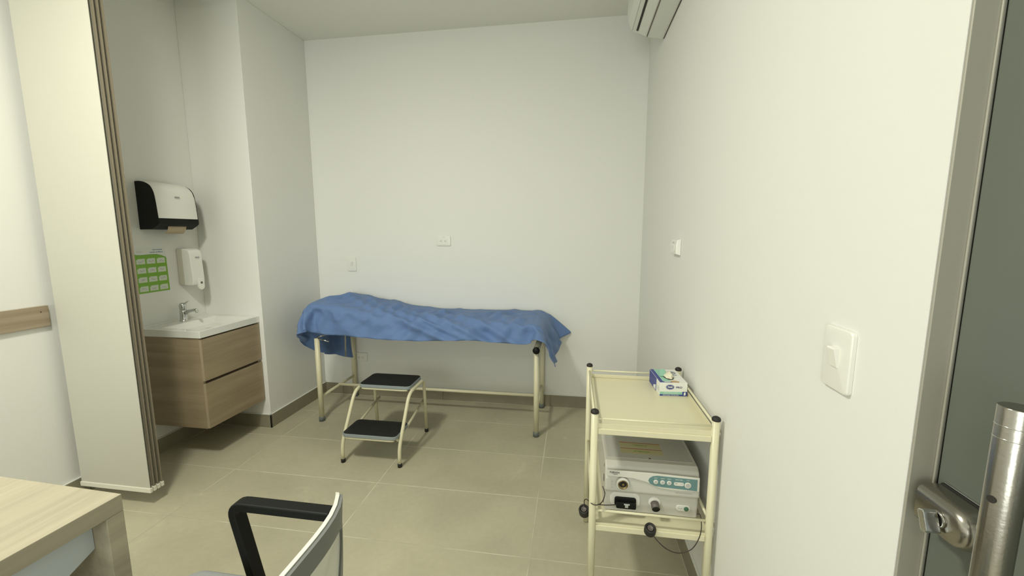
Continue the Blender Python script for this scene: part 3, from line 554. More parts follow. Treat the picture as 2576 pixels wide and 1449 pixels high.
[-1912,-1904,-1903,-1912,-1919,-1916,-1917,-1911,-1904,-1903,-1900,-1903,-1901,-1901,-1906,-1911,-1929,-1942,-1947,-1944,-1935,-1932,-1924,-1925,-1919,-1915,-1899,-1879,-1861,-1844,-1825,-1806,-1788,-1769,-1751,-1733,-1713,-1695,-1676,-1658,-1639,-1621,-1601,-1579,-1557,-1535,-1514,-1493,-1470,-1447,-1424,-1401,-1379,-1358,-1339,-1317,-1295,-1273,-1251,-1231,-1196,-1174,-1152,-1131,-1110,-1090,-1068,-1046,-1024,-1005,-983,-961,-940,-918,-897,-876,-854,-834,-811,-789,-771,-749,-727,-705,-684,-662,-640,-619,-598,-576,-555,-532,-513,-493,-471,-449,-428,-407,-382,-356,-335,-312,-289,-268,-247,-226,-209,-198,-186,-185,-179,-172,-165,-159,-154,-152,-148,-144,-135,-120],
[-1917,-1913,-1909,-1910,-1916,-1923,-1917,-1910,-1905,-1897,-1896,-1897,-1902,-1914,-1916,-1919,-1927,-1944,-1946,-1947,-1945,-1931,-1925,-1926,-1928,-1912,-1900,-1882,-1862,-1843,-1826,-1807,-1789,-1770,-1751,-1733,-1714,-1695,-1677,-1658,-1640,-1621,-1602,-1580,-1558,-1536,-1517,-1494,-1469,-1445,-1422,-1401,-1380,-1357,-1335,-1313,-1293,-1275,-1253,-1232,-1197,-1175,-1153,-1132,-1111,-1089,-1067,-1045,-1024,-1002,-983,-962,-940,-920,-898,-876,-854,-833,-813,-791,-771,-750,-727,-705,-686,-663,-641,-619,-599,-578,-556,-534,-512,-493,-472,-450,-428,-407,-385,-359,-336,-317,-291,-270,-248,-228,-210,-194,-189,-181,-182,-178,-170,-162,-154,-148,-146,-141,-137,-126],
[-1936,-1929,-1924,-1919,-1916,-1924,-1921,-1911,-1904,-1909,-1903,-1899,-1912,-1923,-1929,-1935,-1931,-1944,-1949,-1950,-1948,-1940,-1929,-1936,-1923,-1916,-1901,-1882,-1864,-1845,-1826,-1807,-1789,-1770,-1751,-1733,-1714,-1695,-1677,-1659,-1640,-1621,-1601,-1580,-1558,-1537,-1514,-1490,-1466,-1444,-1422,-1401,-1378,-1356,-1334,-1315,-1297,-1275,-1254,-1232,-1197,-1176,-1155,-1133,-1111,-1088,-1066,-1045,-1023,-1004,-982,-963,-941,-922,-899,-876,-855,-835,-814,-792,-772,-750,-728,-705,-686,-665,-643,-620,-598,-579,-557,-535,-513,-493,-472,-450,-429,-409,-388,-364,-339,-318,-295,-272,-250,-232,-211,-197,-184,-182,-177,-180,-178,-168,-158,-149,-142,-135,-133,-130],
[-1954,-1948,-1942,-1936,-1929,-1923,-1917,-1915,-1913,-1911,-1916,-1905,-1914,-1933,-1937,-1943,-1936,-1937,-1939,-1949,-1948,-1946,-1934,-1932,-1932,-1921,-1901,-1883,-1865,-1845,-1826,-1807,-1788,-1770,-1751,-1732,-1713,-1694,-1679,-1660,-1641,-1622,-1602,-1581,-1558,-1533,-1508,-1485,-1463,-1442,-1422,-1399,-1378,-1357,-1335,-1318,-1297,-1276,-1254,-1232,-1198,-1178,-1156,-1133,-1110,-1088,-1066,-1044,-1023,-1005,-983,-964,-942,-924,-899,-877,-859,-836,-814,-793,-771,-750,-729,-707,-686,-666,-644,-622,-599,-580,-559,-537,-515,-495,-474,-451,-432,-410,-389,-368,-342,-320,-297,-274,-255,-234,-213,-202,-189,-176,-178,-176,-176,-170,-156,-146,-136,-131,-125,-125],
[-1973,-1968,-1961,-1955,-1948,-1942,-1935,-1933,-1932,-1929,-1924,-1919,-1920,-1937,-1943,-1945,-1946,-1943,-1935,-1942,-1942,-1945,-1943,-1939,-1926,-1916,-1902,-1884,-1864,-1846,-1825,-1807,-1789,-1770,-1752,-1732,-1715,-1697,-1680,-1660,-1639,-1622,-1602,-1578,-1553,-1528,-1505,-1483,-1462,-1440,-1417,-1396,-1378,-1356,-1335,-1316,-1295,-1275,-1254,-1232,-1199,-1177,-1155,-1134,-1111,-1088,-1066,-1044,-1023,-1006,-984,-964,-943,-921,-902,-880,-859,-837,-815,-794,-773,-751,-731,-710,-687,-666,-645,-625,-599,-580,-560,-539,-518,-495,-474,-452,-431,-411,-389,-369,-344,-322,-300,-279,-257,-235,-215,-201,-189,-177,-173,-174,-172,-169,-157,-143,-130,-123,-121,-119],
[-1976,-1972,-1977,-1973,-1968,-1961,-1953,-1952,-1951,-1946,-1926,-1916,-1927,-1928,-1939,-1943,-1944,-1941,-1931,-1936,-1937,-1936,-1940,-1935,-1926,-1915,-1901,-1883,-1865,-1846,-1825,-1807,-1790,-1771,-1752,-1733,-1713,-1697,-1679,-1659,-1641,-1621,-1599,-1573,-1548,-1523,-1504,-1482,-1460,-1437,-1417,-1400,-1376,-1354,-1336,-1314,-1295,-1273,-1253,-1231,-1200,-1177,-1155,-1133,-1111,-1088,-1067,-1045,-1023,-1006,-986,-964,-942,-920,-904,-882,-860,-838,-816,-795,-773,-751,-730,-710,-688,-667,-644,-624,-604,-582,-562,-540,-518,-497,-476,-454,-434,-412,-390,-369,-347,-324,-303,-281,-259,-237,-218,-202,-192,-182,-171,-167,-164,-164,-152,-140,-126,-116,-115,-115],
[-1980,-1977,-1977,-1977,-1962,-1950,-1944,-1945,-1955,-1946,-1927,-1918,-1913,-1920,-1931,-1937,-1943,-1934,-1926,-1924,-1925,-1928,-1938,-1929,-1922,-1917,-1899,-1881,-1864,-1845,-1825,-1805,-1791,-1772,-1752,-1733,-1714,-1693,-1676,-1656,-1638,-1616,-1592,-1568,-1545,-1524,-1504,-1482,-1459,-1438,-1420,-1396,-1373,-1358,-1337,-1314,-1294,-1272,-1251,-1229,-1198,-1177,-1155,-1134,-1112,-1090,-1068,-1046,-1024,-1006,-986,-964,-941,-926,-906,-883,-861,-839,-817,-795,-773,-752,-730,-711,-689,-669,-648,-628,-606,-585,-564,-541,-519,-501,-477,-458,-435,-413,-391,-370,-348,-326,-303,-282,-260,-239,-220,-206,-187,-183,-169,-169,-162,-151,-145,-139,-126,-113,-110,-108],
[-1983,-1985,-1984,-1971,-1962,-1957,-1949,-1947,-1959,-1946,-1940,-1927,-1914,-1914,-1923,-1931,-1935,-1933,-1929,-1920,-1921,-1929,-1928,-1933,-1921,-1915,-1899,-1880,-1861,-1844,-1825,-1805,-1788,-1772,-1753,-1730,-1711,-1691,-1672,-1656,-1630,-1608,-1587,-1565,-1544,-1523,-1501,-1480,-1460,-1439,-1417,-1396,-1378,-1359,-1337,-1315,-1293,-1272,-1250,-1227,-1198,-1176,-1154,-1134,-1112,-1090,-1068,-1046,-1024,-1006,-986,-965,-941,-927,-907,-884,-862,-840,-818,-796,-774,-752,-732,-711,-692,-670,-648,-627,-608,-588,-564,-542,-520,-504,-481,-458,-437,-414,-392,-371,-350,-328,-305,-283,-260,-239,-224,-206,-193,-177,-175,-160,-150,-144,-138,-131,-123,-115,-103,-104],
[-1984,-1987,-1979,-1978,-1972,-1965,-1959,-1949,-1951,-1960,-1953,-1942,-1928,-1910,-1914,-1924,-1928,-1927,-1925,-1921,-1922,-1923,-1933,-1926,-1925,-1914,-1899,-1880,-1859,-1841,-1824,-1804,-1787,-1770,-1750,-1727,-1705,-1692,-1671,-1652,-1627,-1604,-1584,-1563,-1543,-1520,-1501,-1482,-1459,-1437,-1416,-1396,-1374,-1356,-1337,-1315,-1293,-1272,-1251,-1228,-1197,-1175,-1155,-1134,-1113,-1091,-1069,-1047,-1025,-1005,-985,-964,-942,-926,-907,-885,-863,-841,-820,-798,-775,-752,-732,-712,-690,-671,-650,-628,-609,-588,-565,-541,-522,-501,-482,-460,-438,-415,-394,-372,-350,-329,-306,-284,-263,-241,-223,-207,-190,-184,-169,-161,-146,-139,-130,-127,-121,-116,-108,-100],
[-1984,-1983,-1986,-1985,-1983,-1977,-1969,-1959,-1955,-1954,-1953,-1953,-1933,-1917,-1910,-1918,-1916,-1918,-1919,-1921,-1922,-1923,-1931,-1928,-1921,-1915,-1898,-1879,-1859,-1839,-1820,-1804,-1783,-1764,-1745,-1726,-1707,-1689,-1668,-1647,-1625,-1605,-1584,-1562,-1543,-1521,-1504,-1480,-1458,-1436,-1415,-1395,-1373,-1350,-1337,-1315,-1292,-1269,-1247,-1226,-1197,-1175,-1156,-1135,-1113,-1091,-1069,-1048,-1027,-1006,-984,-964,-943,-924,-908,-886,-864,-842,-820,-799,-777,-756,-736,-714,-692,-671,-651,-629,-610,-588,-566,-543,-523,-501,-483,-461,-439,-417,-396,-373,-351,-330,-308,-290,-266,-245,-223,-212,-195,-177,-174,-163,-144,-133,-128,-124,-117,-116,-108,-96],
[-1985,-1979,-1977,-1979,-1985,-1986,-1981,-1972,-1966,-1967,-1968,-1952,-1940,-1932,-1913,-1909,-1914,-1924,-1927,-1933,-1931,-1927,-1927,-1930,-1921,-1915,-1898,-1879,-1858,-1838,-1818,-1804,-1781,-1757,-1739,-1726,-1707,-1683,-1664,-1645,-1624,-1604,-1584,-1563,-1542,-1523,-1501,-1478,-1457,-1436,-1414,-1392,-1370,-1347,-1329,-1314,-1290,-1267,-1246,-1226,-1197,-1175,-1158,-1135,-1113,-1091,-1070,-1049,-1027,-1006,-983,-963,-944,-923,-908,-886,-865,-843,-821,-800,-779,-758,-736,-715,-693,-672,-650,-631,-609,-588,-567,-544,-521,-503,-482,-462,-440,-419,-397,-374,-352,-331,-314,-292,-266,-249,-227,-206,-197,-184,-166,-159,-144,-130,-126,-116,-115,-111,-107,-95],
[-1983,-1986,-1986,-1986,-1986,-1982,-1989,-1986,-1980,-1973,-1975,-1962,-1958,-1944,-1925,-1916,-1915,-1921,-1934,-1937,-1938,-1937,-1929,-1925,-1923,-1917,-1898,-1879,-1858,-1837,-1818,-1801,-1776,-1756,-1743,-1723,-1705,-1683,-1663,-1644,-1624,-1605,-1584,-1562,-1543,-1521,-1500,-1478,-1456,-1435,-1413,-1391,-1368,-1345,-1333,-1309,-1289,-1266,-1246,-1225,-1197,-1175,-1159,-1136,-1114,-1091,-1071,-1049,-1030,-1007,-985,-964,-946,-926,-905,-886,-864,-844,-822,-800,-778,-759,-737,-716,-694,-672,-652,-631,-609,-588,-568,-546,-526,-504,-482,-461,-441,-419,-398,-376,-355,-337,-315,-294,-269,-250,-228,-209,-193,-178,-164,-155,-146,-130,-120,-116,-108,-105,-101,-91],
[-1981,-1981,-1978,-1975,-1980,-1976,-1982,-1984,-1983,-1981,-1979,-1975,-1970,-1950,-1939,-1924,-1920,-1927,-1933,-1938,-1941,-1940,-1937,-1932,-1923,-1919,-1899,-1879,-1858,-1838,-1817,-1798,-1778,-1757,-1737,-1722,-1704,-1682,-1662,-1641,-1626,-1606,-1584,-1562,-1542,-1520,-1499,-1477,-1456,-1433,-1412,-1389,-1367,-1346,-1327,-1312,-1290,-1266,-1244,-1225,-1197,-1176,-1159,-1136,-1114,-1092,-1071,-1050,-1031,-1008,-986,-964,-947,-924,-910,-888,-865,-844,-822,-801,-779,-759,-738,-717,-695,-673,-651,-631,-610,-589,-569,-548,-525,-506,-483,-461,-441,-422,-400,-379,-359,-339,-317,-295,-273,-251,-230,-211,-194,-175,-165,-156,-146,-136,-124,-113,-106,-99,-97,-84],
[-1968,-1969,-1970,-1970,-1971,-1972,-1973,-1973,-1972,-1971,-1970,-1969,-1967,-1963,-1946,-1936,-1925,-1923,-1924,-1926,-1927,-1929,-1933,-1933,-1931,-1917,-1904,-1879,-1858,-1838,-1818,-1798,-1778,-1758,-1736,-1714,-1700,-1681,-1661,-1640,-1625,-1603,-1579,-1559,-1540,-1519,-1497,-1476,-1455,-1433,-1411,-1389,-1368,-1345,-1330,-1308,-1287,-1266,-1244,-1223,-1198,-1179,-1157,-1136,-1115,-1093,-1072,-1051,-1030,-1009,-987,-965,-947,-926,-906,-886,-866,-844,-823,-801,-780,-760,-739,-717,-695,-673,-652,-631,-611,-589,-569,-549,-527,-508,-485,-463,-446,-425,-403,-381,-362,-340,-318,-297,-276,-255,-232,-216,-195,-190,-181,-171,-161,-152,-137,-125,-112,-102,-91,-81],
[-1949,-1950,-1952,-1953,-1953,-1953,-1955,-1955,-1954,-1956,-1956,-1956,-1956,-1956,-1956,-1940,-1936,-1932,-1928,-1925,-1924,-1923,-1924,-1926,-1923,-1924,-1904,-1881,-1858,-1840,-1819,-1800,-1778,-1757,-1736,-1715,-1695,-1681,-1660,-1641,-1620,-1600,-1577,-1555,-1535,-1516,-1495,-1475,-1453,-1432,-1411,-1389,-1368,-1346,-1327,-1306,-1285,-1265,-1243,-1223,-1199,-1179,-1158,-1137,-1116,-1094,-1074,-1053,-1031,-1009,-988,-967,-946,-927,-905,-886,-864,-844,-823,-801,-780,-759,-739,-717,-697,-675,-654,-634,-612,-592,-571,-550,-529,-508,-487,-469,-447,-425,-403,-382,-362,-341,-319,-299,-279,-257,-238,-216,-206,-186,-177,-170,-165,-157,-149,-138,-126,-113,-101,-88],
[-1931,-1933,-1934,-1934,-1936,-1935,-1937,-1938,-1938,-1939,-1939,-1940,-1939,-1940,-1940,-1940,-1955,-1949,-1943,-1937,-1934,-1930,-1927,-1926,-1923,-1922,-1906,-1882,-1860,-1840,-1818,-1800,-1778,-1758,-1738,-1719,-1699,-1678,-1659,-1641,-1619,-1597,-1577,-1555,-1537,-1515,-1494,-1475,-1453,-1432,-1411,-1389,-1370,-1348,-1327,-1307,-1286,-1264,-1243,-1223,-1197,-1176,-1158,-1136,-1116,-1095,-1073,-1052,-1032,-1011,-990,-969,-948,-927,-906,-885,-865,-844,-823,-802,-781,-760,-739,-718,-697,-677,-656,-635,-614,-593,-572,-551,-530,-510,-489,-468,-447,-426,-405,-384,-363,-342,-322,-301,-280,-259,-237,-219,-199,-187,-180,-168,-163,-157,-152,-140,-133,-124,-112,-100],
[-1914,-1916,-1916,-1918,-1917,-1919,-1919,-1919,-1920,-1921,-1921,-1921,-1922,-1923,-1924,-1930,-1941,-1959,-1957,-1953,-1948,-1944,-1940,-1936,-1932,-1918,-1909,-1883,-1861,-1841,-1821,-1800,-1780,-1760,-1740,-1720,-1699,-1679,-1659,-1639,-1619,-1598,-1578,-1557,-1536,-1515,-1494,-1474,-1453,-1432,-1411,-1390,-1369,-1348,-1327,-1306,-1286,-1265,-1244,-1223,-1199,-1178,-1157,-1137,-1116,-1095,-1074,-1053,-1032,-1011,-990,-969,-949,-928,-907,-886,-865,-844,-823,-802,-782,-761,-740,-719,-698,-677,-656,-635,-614,-594,-573,-552,-531,-510,-489,-468,-447,-427,-406,-385,-364,-343,-322,-301,-280,-259,-239,-217,-199,-186,-179,-168,-157,-154,-148,-141,-132,-123,-113,-102],
[-1899,-1898,-1901,-1900,-1901,-1902,-1904,-1907,-1906,-1908,-1908,-1910,-1912,-1912,-1912,-1921,-1930,-1948,-1950,-1954,-1951,-1947,-1943,-1938,-1933,-1925,-1907,-1884,-1864,-1842,-1822,-1802,-1781,-1761,-1741,-1720,-1700,-1680,-1659,-1639,-1619,-1598,-1578,-1557,-1536,-1515,-1494,-1474,-1453,-1432,-1411,-1390,-1369,-1348,-1327,-1306,-1286,-1265,-1244,-1223,-1200,-1179,-1158,-1137,-1116,-1095,-1074,-1054,-1033,-1012,-991,-970,-949,-928,-907,-887,-866,-845,-824,-803,-782,-761,-740,-719,-699,-678,-657,-636,-615,-594,-573,-552,-532,-511,-490,-469,-448,-427,-406,-385,-364,-344,-323,-302,-281,-260,-240,-219,-199,-186,-178,-166,-154,-149,-139,-134,-120,-108,-97,-90],
[-1882,-1886,-1885,-1889,-1889,-1891,-1891,-1892,-1895,-1896,-1899,-1901,-1900,-1904,-1904,-1919,-1929,-1935,-1950,-1949,-1943,-1936,-1931,-1927,-1924,-1925,-1908,-1887,-1866,-1844,-1824,-1803,-1783,-1762,-1742,-1721,-1701,-1680,-1660,-1639,-1619,-1599,-1578,-1557,-1536,-1515,-1494,-1474,-1453,-1432,-1411,-1390,-1369,-1348,-1327,-1306,-1286,-1265,-1244,-1223,-1200,-1179,-1159,-1138,-1117,-1096,-1075,-1054,-1033,-1012,-992,-971,-950,-929,-908,-887,-866,-845,-824,-804,-783,-762,-741,-720,-699,-678,-657,-637,-616,-595,-574,-553,-532,-511,-490,-469,-449,-428,-407,-386,-365,-344,-323,-302,-282,-261,-238,-217,-206,-185,-175,-161,-155,-142,-136,-121,-111,-98,-82,-73],
[-1871,-1872,-1876,-1875,-1877,-1879,-1884,-1885,-1885,-1888,-1889,-1890,-1892,-1894,-1895,-1912,-1926,-1936,-1942,-1941,-1932,-1927,-1925,-1924,-1925,-1924,-1910,-1889,-1868,-1846,-1825,-1805,-1784,-1764,-1743,-1722,-1702,-1681,-1660,-1640,-1619,-1599,-1578,-1557,-1536,-1515,-1494,-1474,-1453,-1432,-1411,-1390,-1369,-1348,-1327,-1306,-1286,-1265,-1244,-1223,-1201,-1180,-1159,-1138,-1117,-1097,-1076,-1055,-1034,-1013,-992,-971,-950,-929,-909,-888,-867,-846,-825,-804,-783,-762,-742,-721,-700,-679,-658,-637,-616,-595,-574,-554,-533,-512,-491,-470,-449,-428,-407,-387,-366,-345,-324,-303,-282,-261,-240,-218,-211,-188,-172,-160,-154,-140,-125,-111,-95,-79,-68,-53],
[-1862,-1863,-1864,-1868,-1870,-1874,-1874,-1876,-1877,-1880,-1882,-1885,-1886,-1887,-1887,-1902,-1911,-1916,-1926,-1933,-1923,-1922,-1923,-1925,-1930,-1920,-1909,-1890,-1868,-1848,-1827,-1806,-1785,-1765,-1744,-1723,-1702,-1682,-1661,-1640,-1619,-1599,-1578,-1557,-1536,-1515,-1494,-1474,-1453,-1432,-1411,-1390,-1369,-1348,-1327,-1306,-1286,-1265,-1244,-1223,-1201,-1181,-1160,-1139,-1118,-1097,-1076,-1055,-1034,-1014,-993,-972,-951,-930,-909,-888,-867,-846,-826,-805,-784,-763,-742,-721,-700,-679,-659,-638,-617,-596,-575,-554,-533,-512,-491,-471,-450,-429,-408,-387,-366,-345,-324,-304,-283,-262,-241,-220,-202,-191,-175,-159,-139,-124,-107,-92,-74,-62,-45,-31],
[-1854,-1856,-1859,-1862,-1862,-1867,-1868,-1870,-1873,-1876,-1878,-1878,-1882,-1884,-1885,-1889,-1894,-1901,-1910,-1925,-1940,-1941,-1939,-1934,-1923,-1909,-1902,-1881,-1871,-1849,-1829,-1808,-1787,-1766,-1745,-1724,-1703,-1682,-1661,-1641,-1620,-1599,-1578,-1557,-1536,-1515,-1494,-1474,-1453,-1432,-1411,-1390,-1369,-1348,-1327,-1306,-1286,-1265,-1244,-1223,-1202,-1181,-1160,-1139,-1119,-1098,-1077,-1056,-1035,-1014,-993,-972,-951,-931,-910,-889,-868,-847,-826,-805,-784,-764,-743,-722,-701,-680,-659,-638,-617,-596,-576,-555,-534,-513,-492,-471,-450,-429,-409,-388,-367,-346,-325,-304,-283,-262,-241,-224,-203,-177,-160,-142,-124,-107,-91,-73,-57,-40,-24,-8],
]
SHEET_Y = [
[2649,2642,2635,2629,2622,2615,2608,2600,2594,2587,2579,2571,2563,2556,2548,2556,2569,2581,2594,2595,2582,2566,2552,2538,2549,2565,2581,2597,2611,2622,2627,2626,2624,2622,2623,2623,2624,2630,2635,2635,2630,2630,2628,2624,2620,2617,2614,2613,2611,2611,2615,2618,2614,2614,2610,2608,2607,2606,2604,2602,2597,2589,2586,2594,2606,2611,2614,2611,2606,2608,2606,2609,2612,2612,2599,2587,2577,2579,2590,2596,2587,2572,2564,2558,2567,2583,2587,2583,2577,2581,2593,2603,2603,2603,2611,2607,2593,2583,2584,2596,2607,2610,2603,2587,2570,2553,2535,2532,2529,2526,2527,2529,2531,2533,2535,2537,2539,2541,2543,2546],
[2668,2660,2653,2648,2640,2634,2626,2619,2612,2605,2597,2590,2582,2574,2567,2559,2563,2574,2594,2607,2595,2583,2566,2548,2550,2567,2585,2603,2616,2629,2625,2621,2622,2631,2628,2626,2625,2631,2634,2635,2630,2629,2622,2616,2615,2612,2616,2623,2621,2616,2615,2620,2620,2619,2617,2617,2607,2605,2604,2612,2608,2606,2597,2593,2605,2613,2622,2622,2614,2614,2610,2605,2596,2592,2589,2596,2601,2608,2606,2603,2583,2563,2560,2573,2578,2572,2577,2588,2603,2615,2618,2621,2615,2602,2602,2599,2591,2590,2602,2612,2619,2625,2618,2600,2582,2564,2549,2548,2546,2545,2545,2547,2549,2551,2553,2555,2558,2560,2562,2565],
[2687,2679,2672,2664,2658,2651,2646,2640,2632,2624,2616,2609,2602,2594,2586,2576,2571,2567,2588,2599,2614,2603,2584,2560,2550,2568,2588,2605,2622,2633,2627,2616,2625,2634,2635,2637,2632,2631,2629,2629,2630,2623,2618,2611,2607,2617,2622,2626,2630,2627,2624,2618,2620,2619,2624,2622,2612,2608,2606,2610,2618,2626,2613,2602,2604,2614,2621,2625,2626,2615,2594,2581,2580,2598,2621,2632,2626,2609,2586,2579,2584,2589,2577,2563,2561,2570,2593,2620,2633,2637,2635,2624,2610,2594,2582,2592,2612,2615,2616,2614,2623,2631,2633,2617,2595,2576,2562,2560,2560,2561,2564,2566,2568,2570,2572,2574,2577,2579,2581,2584],
[2706,2698,2691,2683,2677,2671,2665,2659,2652,2644,2637,2628,2621,2613,2606,2596,2587,2575,2574,2598,2620,2620,2606,2576,2557,2567,2588,2612,2626,2638,2621,2618,2624,2636,2644,2645,2642,2633,2630,2625,2623,2623,2620,2614,2617,2617,2621,2634,2637,2635,2626,2622,2618,2621,2622,2626,2626,2624,2619,2617,2633,2638,2631,2618,2610,2611,2619,2617,2611,2597,2586,2591,2604,2621,2634,2625,2601,2587,2592,2601,2605,2591,2566,2558,2570,2597,2625,2638,2647,2649,2641,2620,2598,2589,2586,2609,2634,2629,2619,2621,2627,2634,2644,2633,2607,2591,2576,2576,2579,2580,2583,2586,2588,2590,2592,2594,2596,2598,2600,2603],
[2725,2717,2710,2703,2696,2691,2685,2679,2672,2665,2656,2646,2640,2633,2625,2617,2608,2593,2586,2587,2616,2630,2622,2597,2566,2569,2588,2614,2641,2634,2636,2625,2623,2637,2642,2649,2649,2639,2629,2623,2619,2623,2624,2623,2621,2620,2623,2637,2642,2647,2636,2620,2615,2616,2620,2628,2628,2623,2633,2625,2634,2649,2649,2630,2607,2594,2588,2588,2596,2622,2620,2633,2621,2615,2596,2597,2608,2624,2617,2601,2583,2576,2577,2587,2600,2620,2638,2647,2647,2648,2628,2612,2607,2608,2615,2615,2636,2641,2626,2621,2631,2644,2649,2643,2621,2598,2595,2594,2595,2599,2603,2606,2608,2610,2612,2613,2615,2617,2620,2622],
[2744,2737,2727,2723,2716,2709,2705,2698,2692,2684,2673,2666,2658,2652,2645,2637,2630,2618,2608,2600,2599,2617,2634,2613,2579,2581,2591,2615,2645,2645,2643,2634,2633,2635,2641,2646,2649,2634,2620,2612,2611,2621,2632,2635,2636,2633,2626,2634,2639,2642,2641,2622,2616,2613,2614,2617,2628,2630,2621,2638,2638,2647,2643,2629,2590,2578,2586,2605,2632,2650,2652,2635,2604,2589,2600,2626,2632,2629,2607,2589,2588,2605,2619,2626,2623,2632,2638,2629,2627,2622,2624,2629,2635,2635,2629,2623,2636,2635,2641,2620,2624,2642,2634,2644,2617,2617,2615,2614,2614,2619,2622,2625,2627,2628,2631,2630,2632,2636,2638,2640],
[2757,2752,2744,2734,2733,2728,2724,2716,2711,2701,2692,2686,2678,2671,2664,2657,2650,2645,2637,2627,2620,2615,2633,2629,2598,2600,2610,2620,2651,2655,2652,2647,2640,2632,2640,2642,2646,2630,2622,2618,2621,2620,2632,2644,2638,2632,2635,2630,2629,2629,2641,2626,2621,2618,2617,2632,2624,2622,2641,2636,2640,2636,2618,2607,2599,2606,2616,2638,2646,2651,2634,2619,2624,2631,2629,2626,2634,2620,2616,2617,2628,2641,2642,2653,2644,2641,2637,2632,2627,2631,2649,2654,2654,2648,2633,2630,2634,2649,2637,2629,2623,2631,2648,2630,2626,2638,2636,2629,2633,2637,2641,2644,2645,2648,2646,2647,2649,2653,2657,2660],
[2771,2767,2757,2748,2744,2741,2739,2735,2730,2721,2712,2705,2699,2691,2684,2678,2670,2670,2660,2652,2645,2637,2629,2621,2615,2621,2634,2619,2628,2648,2648,2646,2631,2633,2635,2641,2632,2630,2635,2633,2622,2624,2639,2644,2642,2630,2627,2636,2631,2640,2631,2630,2635,2628,2627,2634,2645,2634,2649,2641,2627,2617,2625,2638,2643,2638,2635,2641,2633,2628,2642,2653,2649,2652,2640,2636,2635,2640,2652,2661,2657,2664,2658,2666,2661,2654,2648,2647,2647,2658,2666,2651,2652,2653,2654,2657,2652,2648,2644,2643,2647,2644,2643,2645,2646,2644,2647,2649,2652,2656,2660,2662,2664,2665,2664,2664,2667,2672,2676,2679],
[2783,2779,2773,2763,2754,2754,2749,2747,2743,2740,2732,2723,2719,2711,2704,2698,2690,2690,2676,2668,2666,2658,2654,2644,2636,2642,2637,2637,2625,2628,2629,2628,2628,2639,2634,2632,2633,2641,2638,2641,2635,2634,2635,2634,2634,2637,2644,2633,2639,2649,2642,2637,2639,2642,2645,2649,2651,2657,2648,2646,2643,2648,2657,2665,2669,2657,2645,2641,2647,2658,2666,2675,2668,2657,2654,2653,2659,2668,2678,2676,2678,2682,2672,2679,2670,2668,2668,2668,2670,2678,2670,2671,2673,2676,2675,2678,2669,2670,2667,2665,2668,2664,2665,2666,2663,2663,2667,2669,2672,2674,2677,2679,2680,2683,2683,2683,2685,2689,2694,2698],
[2797,2791,2788,2780,2768,2763,2762,2757,2754,2747,2743,2742,2735,2730,2724,2718,2711,2704,2694,2685,2682,2675,2671,2665,2657,2652,2646,2644,2643,2643,2644,2645,2646,2642,2645,2651,2645,2646,2648,2649,2653,2649,2650,2653,2651,2656,2651,2654,2652,2653,2655,2659,2662,2664,2666,2664,2663,2664,2667,2670,2676,2678,2678,2679,2678,2666,2664,2669,2674,2679,2668,2670,2675,2677,2676,2678,2683,2688,2692,2690,2693,2692,2690,2688,2688,2687,2682,2684,2690,2689,2689,2689,2693,2694,2691,2697,2686,2690,2687,2685,2685,2685,2683,2684,2683,2685,2686,2689,2691,2693,2695,2697,2698,2699,2701,2703,2705,2707,2711,2716],
[2813,2808,2800,2795,2784,2778,2773,2772,2765,2765,2758,2752,2751,2742,2739,2736,2729,2724,2713,2703,2699,2695,2691,2683,2677,2673,2670,2666,2664,2664,2664,2664,2664,2663,2667,2664,2664,2665,2669,2667,2669,2669,2671,2671,2672,2672,2673,2674,2674,2675,2676,2677,2682,2683,2682,2682,2682,2686,2690,2693,2695,2697,2690,2687,2688,2689,2691,2691,2691,2685,2692,2695,2695,2695,2697,2703,2702,2705,2709,2707,2710,2711,2706,2706,2703,2700,2701,2703,2702,2704,2706,2708,2709,2709,2710,2707,2704,2704,2705,2705,2704,2704,2704,2703,2703,2704,2706,2708,2711,2712,2714,2716,2717,2718,2720,2722,2725,2727,2729,2732],
[2830,2824,2819,2811,2805,2796,2789,2784,2784,2781,2776,2766,2760,2756,2757,2752,2749,2743,2734,2722,2719,2715,2708,2703,2698,2695,2692,2689,2688,2687,2686,2687,2686,2686,2688,2687,2686,2687,2688,2689,2689,2690,2691,2692,2694,2694,2694,2694,2695,2696,2697,2698,2698,2700,2701,2705,2706,2708,2710,2711,2712,2709,2708,2708,2709,2711,2711,2710,2708,2711,2713,2713,2713,2716,2719,2721,2724,2723,2724,2727,2724,2725,2724,2723,2720,2719,2721,2720,2721,2723,2725,2726,2728,2728,2729,2726,2724,2723,2723,2725,2723,2723,2724,2722,2722,2723,2725,2727,2730,2731,2733,2735,2737,2738,2738,2741,2744,2746,2749,2751],
[2848,2843,2837,2830,2824,2817,2809,2804,2798,2791,2786,2781,2777,2775,2768,2769,2765,2764,2748,2743,2738,2734,2729,2724,2719,2716,2713,2711,2710,2708,2708,2708,2708,2708,2708,2708,2708,2709,2709,2710,2710,2711,2712,2713,2714,2715,2716,2715,2715,2716,2717,2716,2717,2721,2723,2726,2726,2727,2729,2729,2729,2729,2727,2728,2729,2729,2728,2729,2730,2730,2731,2730,2733,2735,2738,2739,2742,2742,2742,2743,2744,2744,2742,2740,2739,2739,2739,2739,2740,2742,2743,2745,2746,2747,2741,2741,2742,2742,2742,2743,2742,2741,2742,2742,2742,2742,2744,2746,2748,2749,2752,2754,2756,2757,2757,2758,2760,2763,2766,2770],
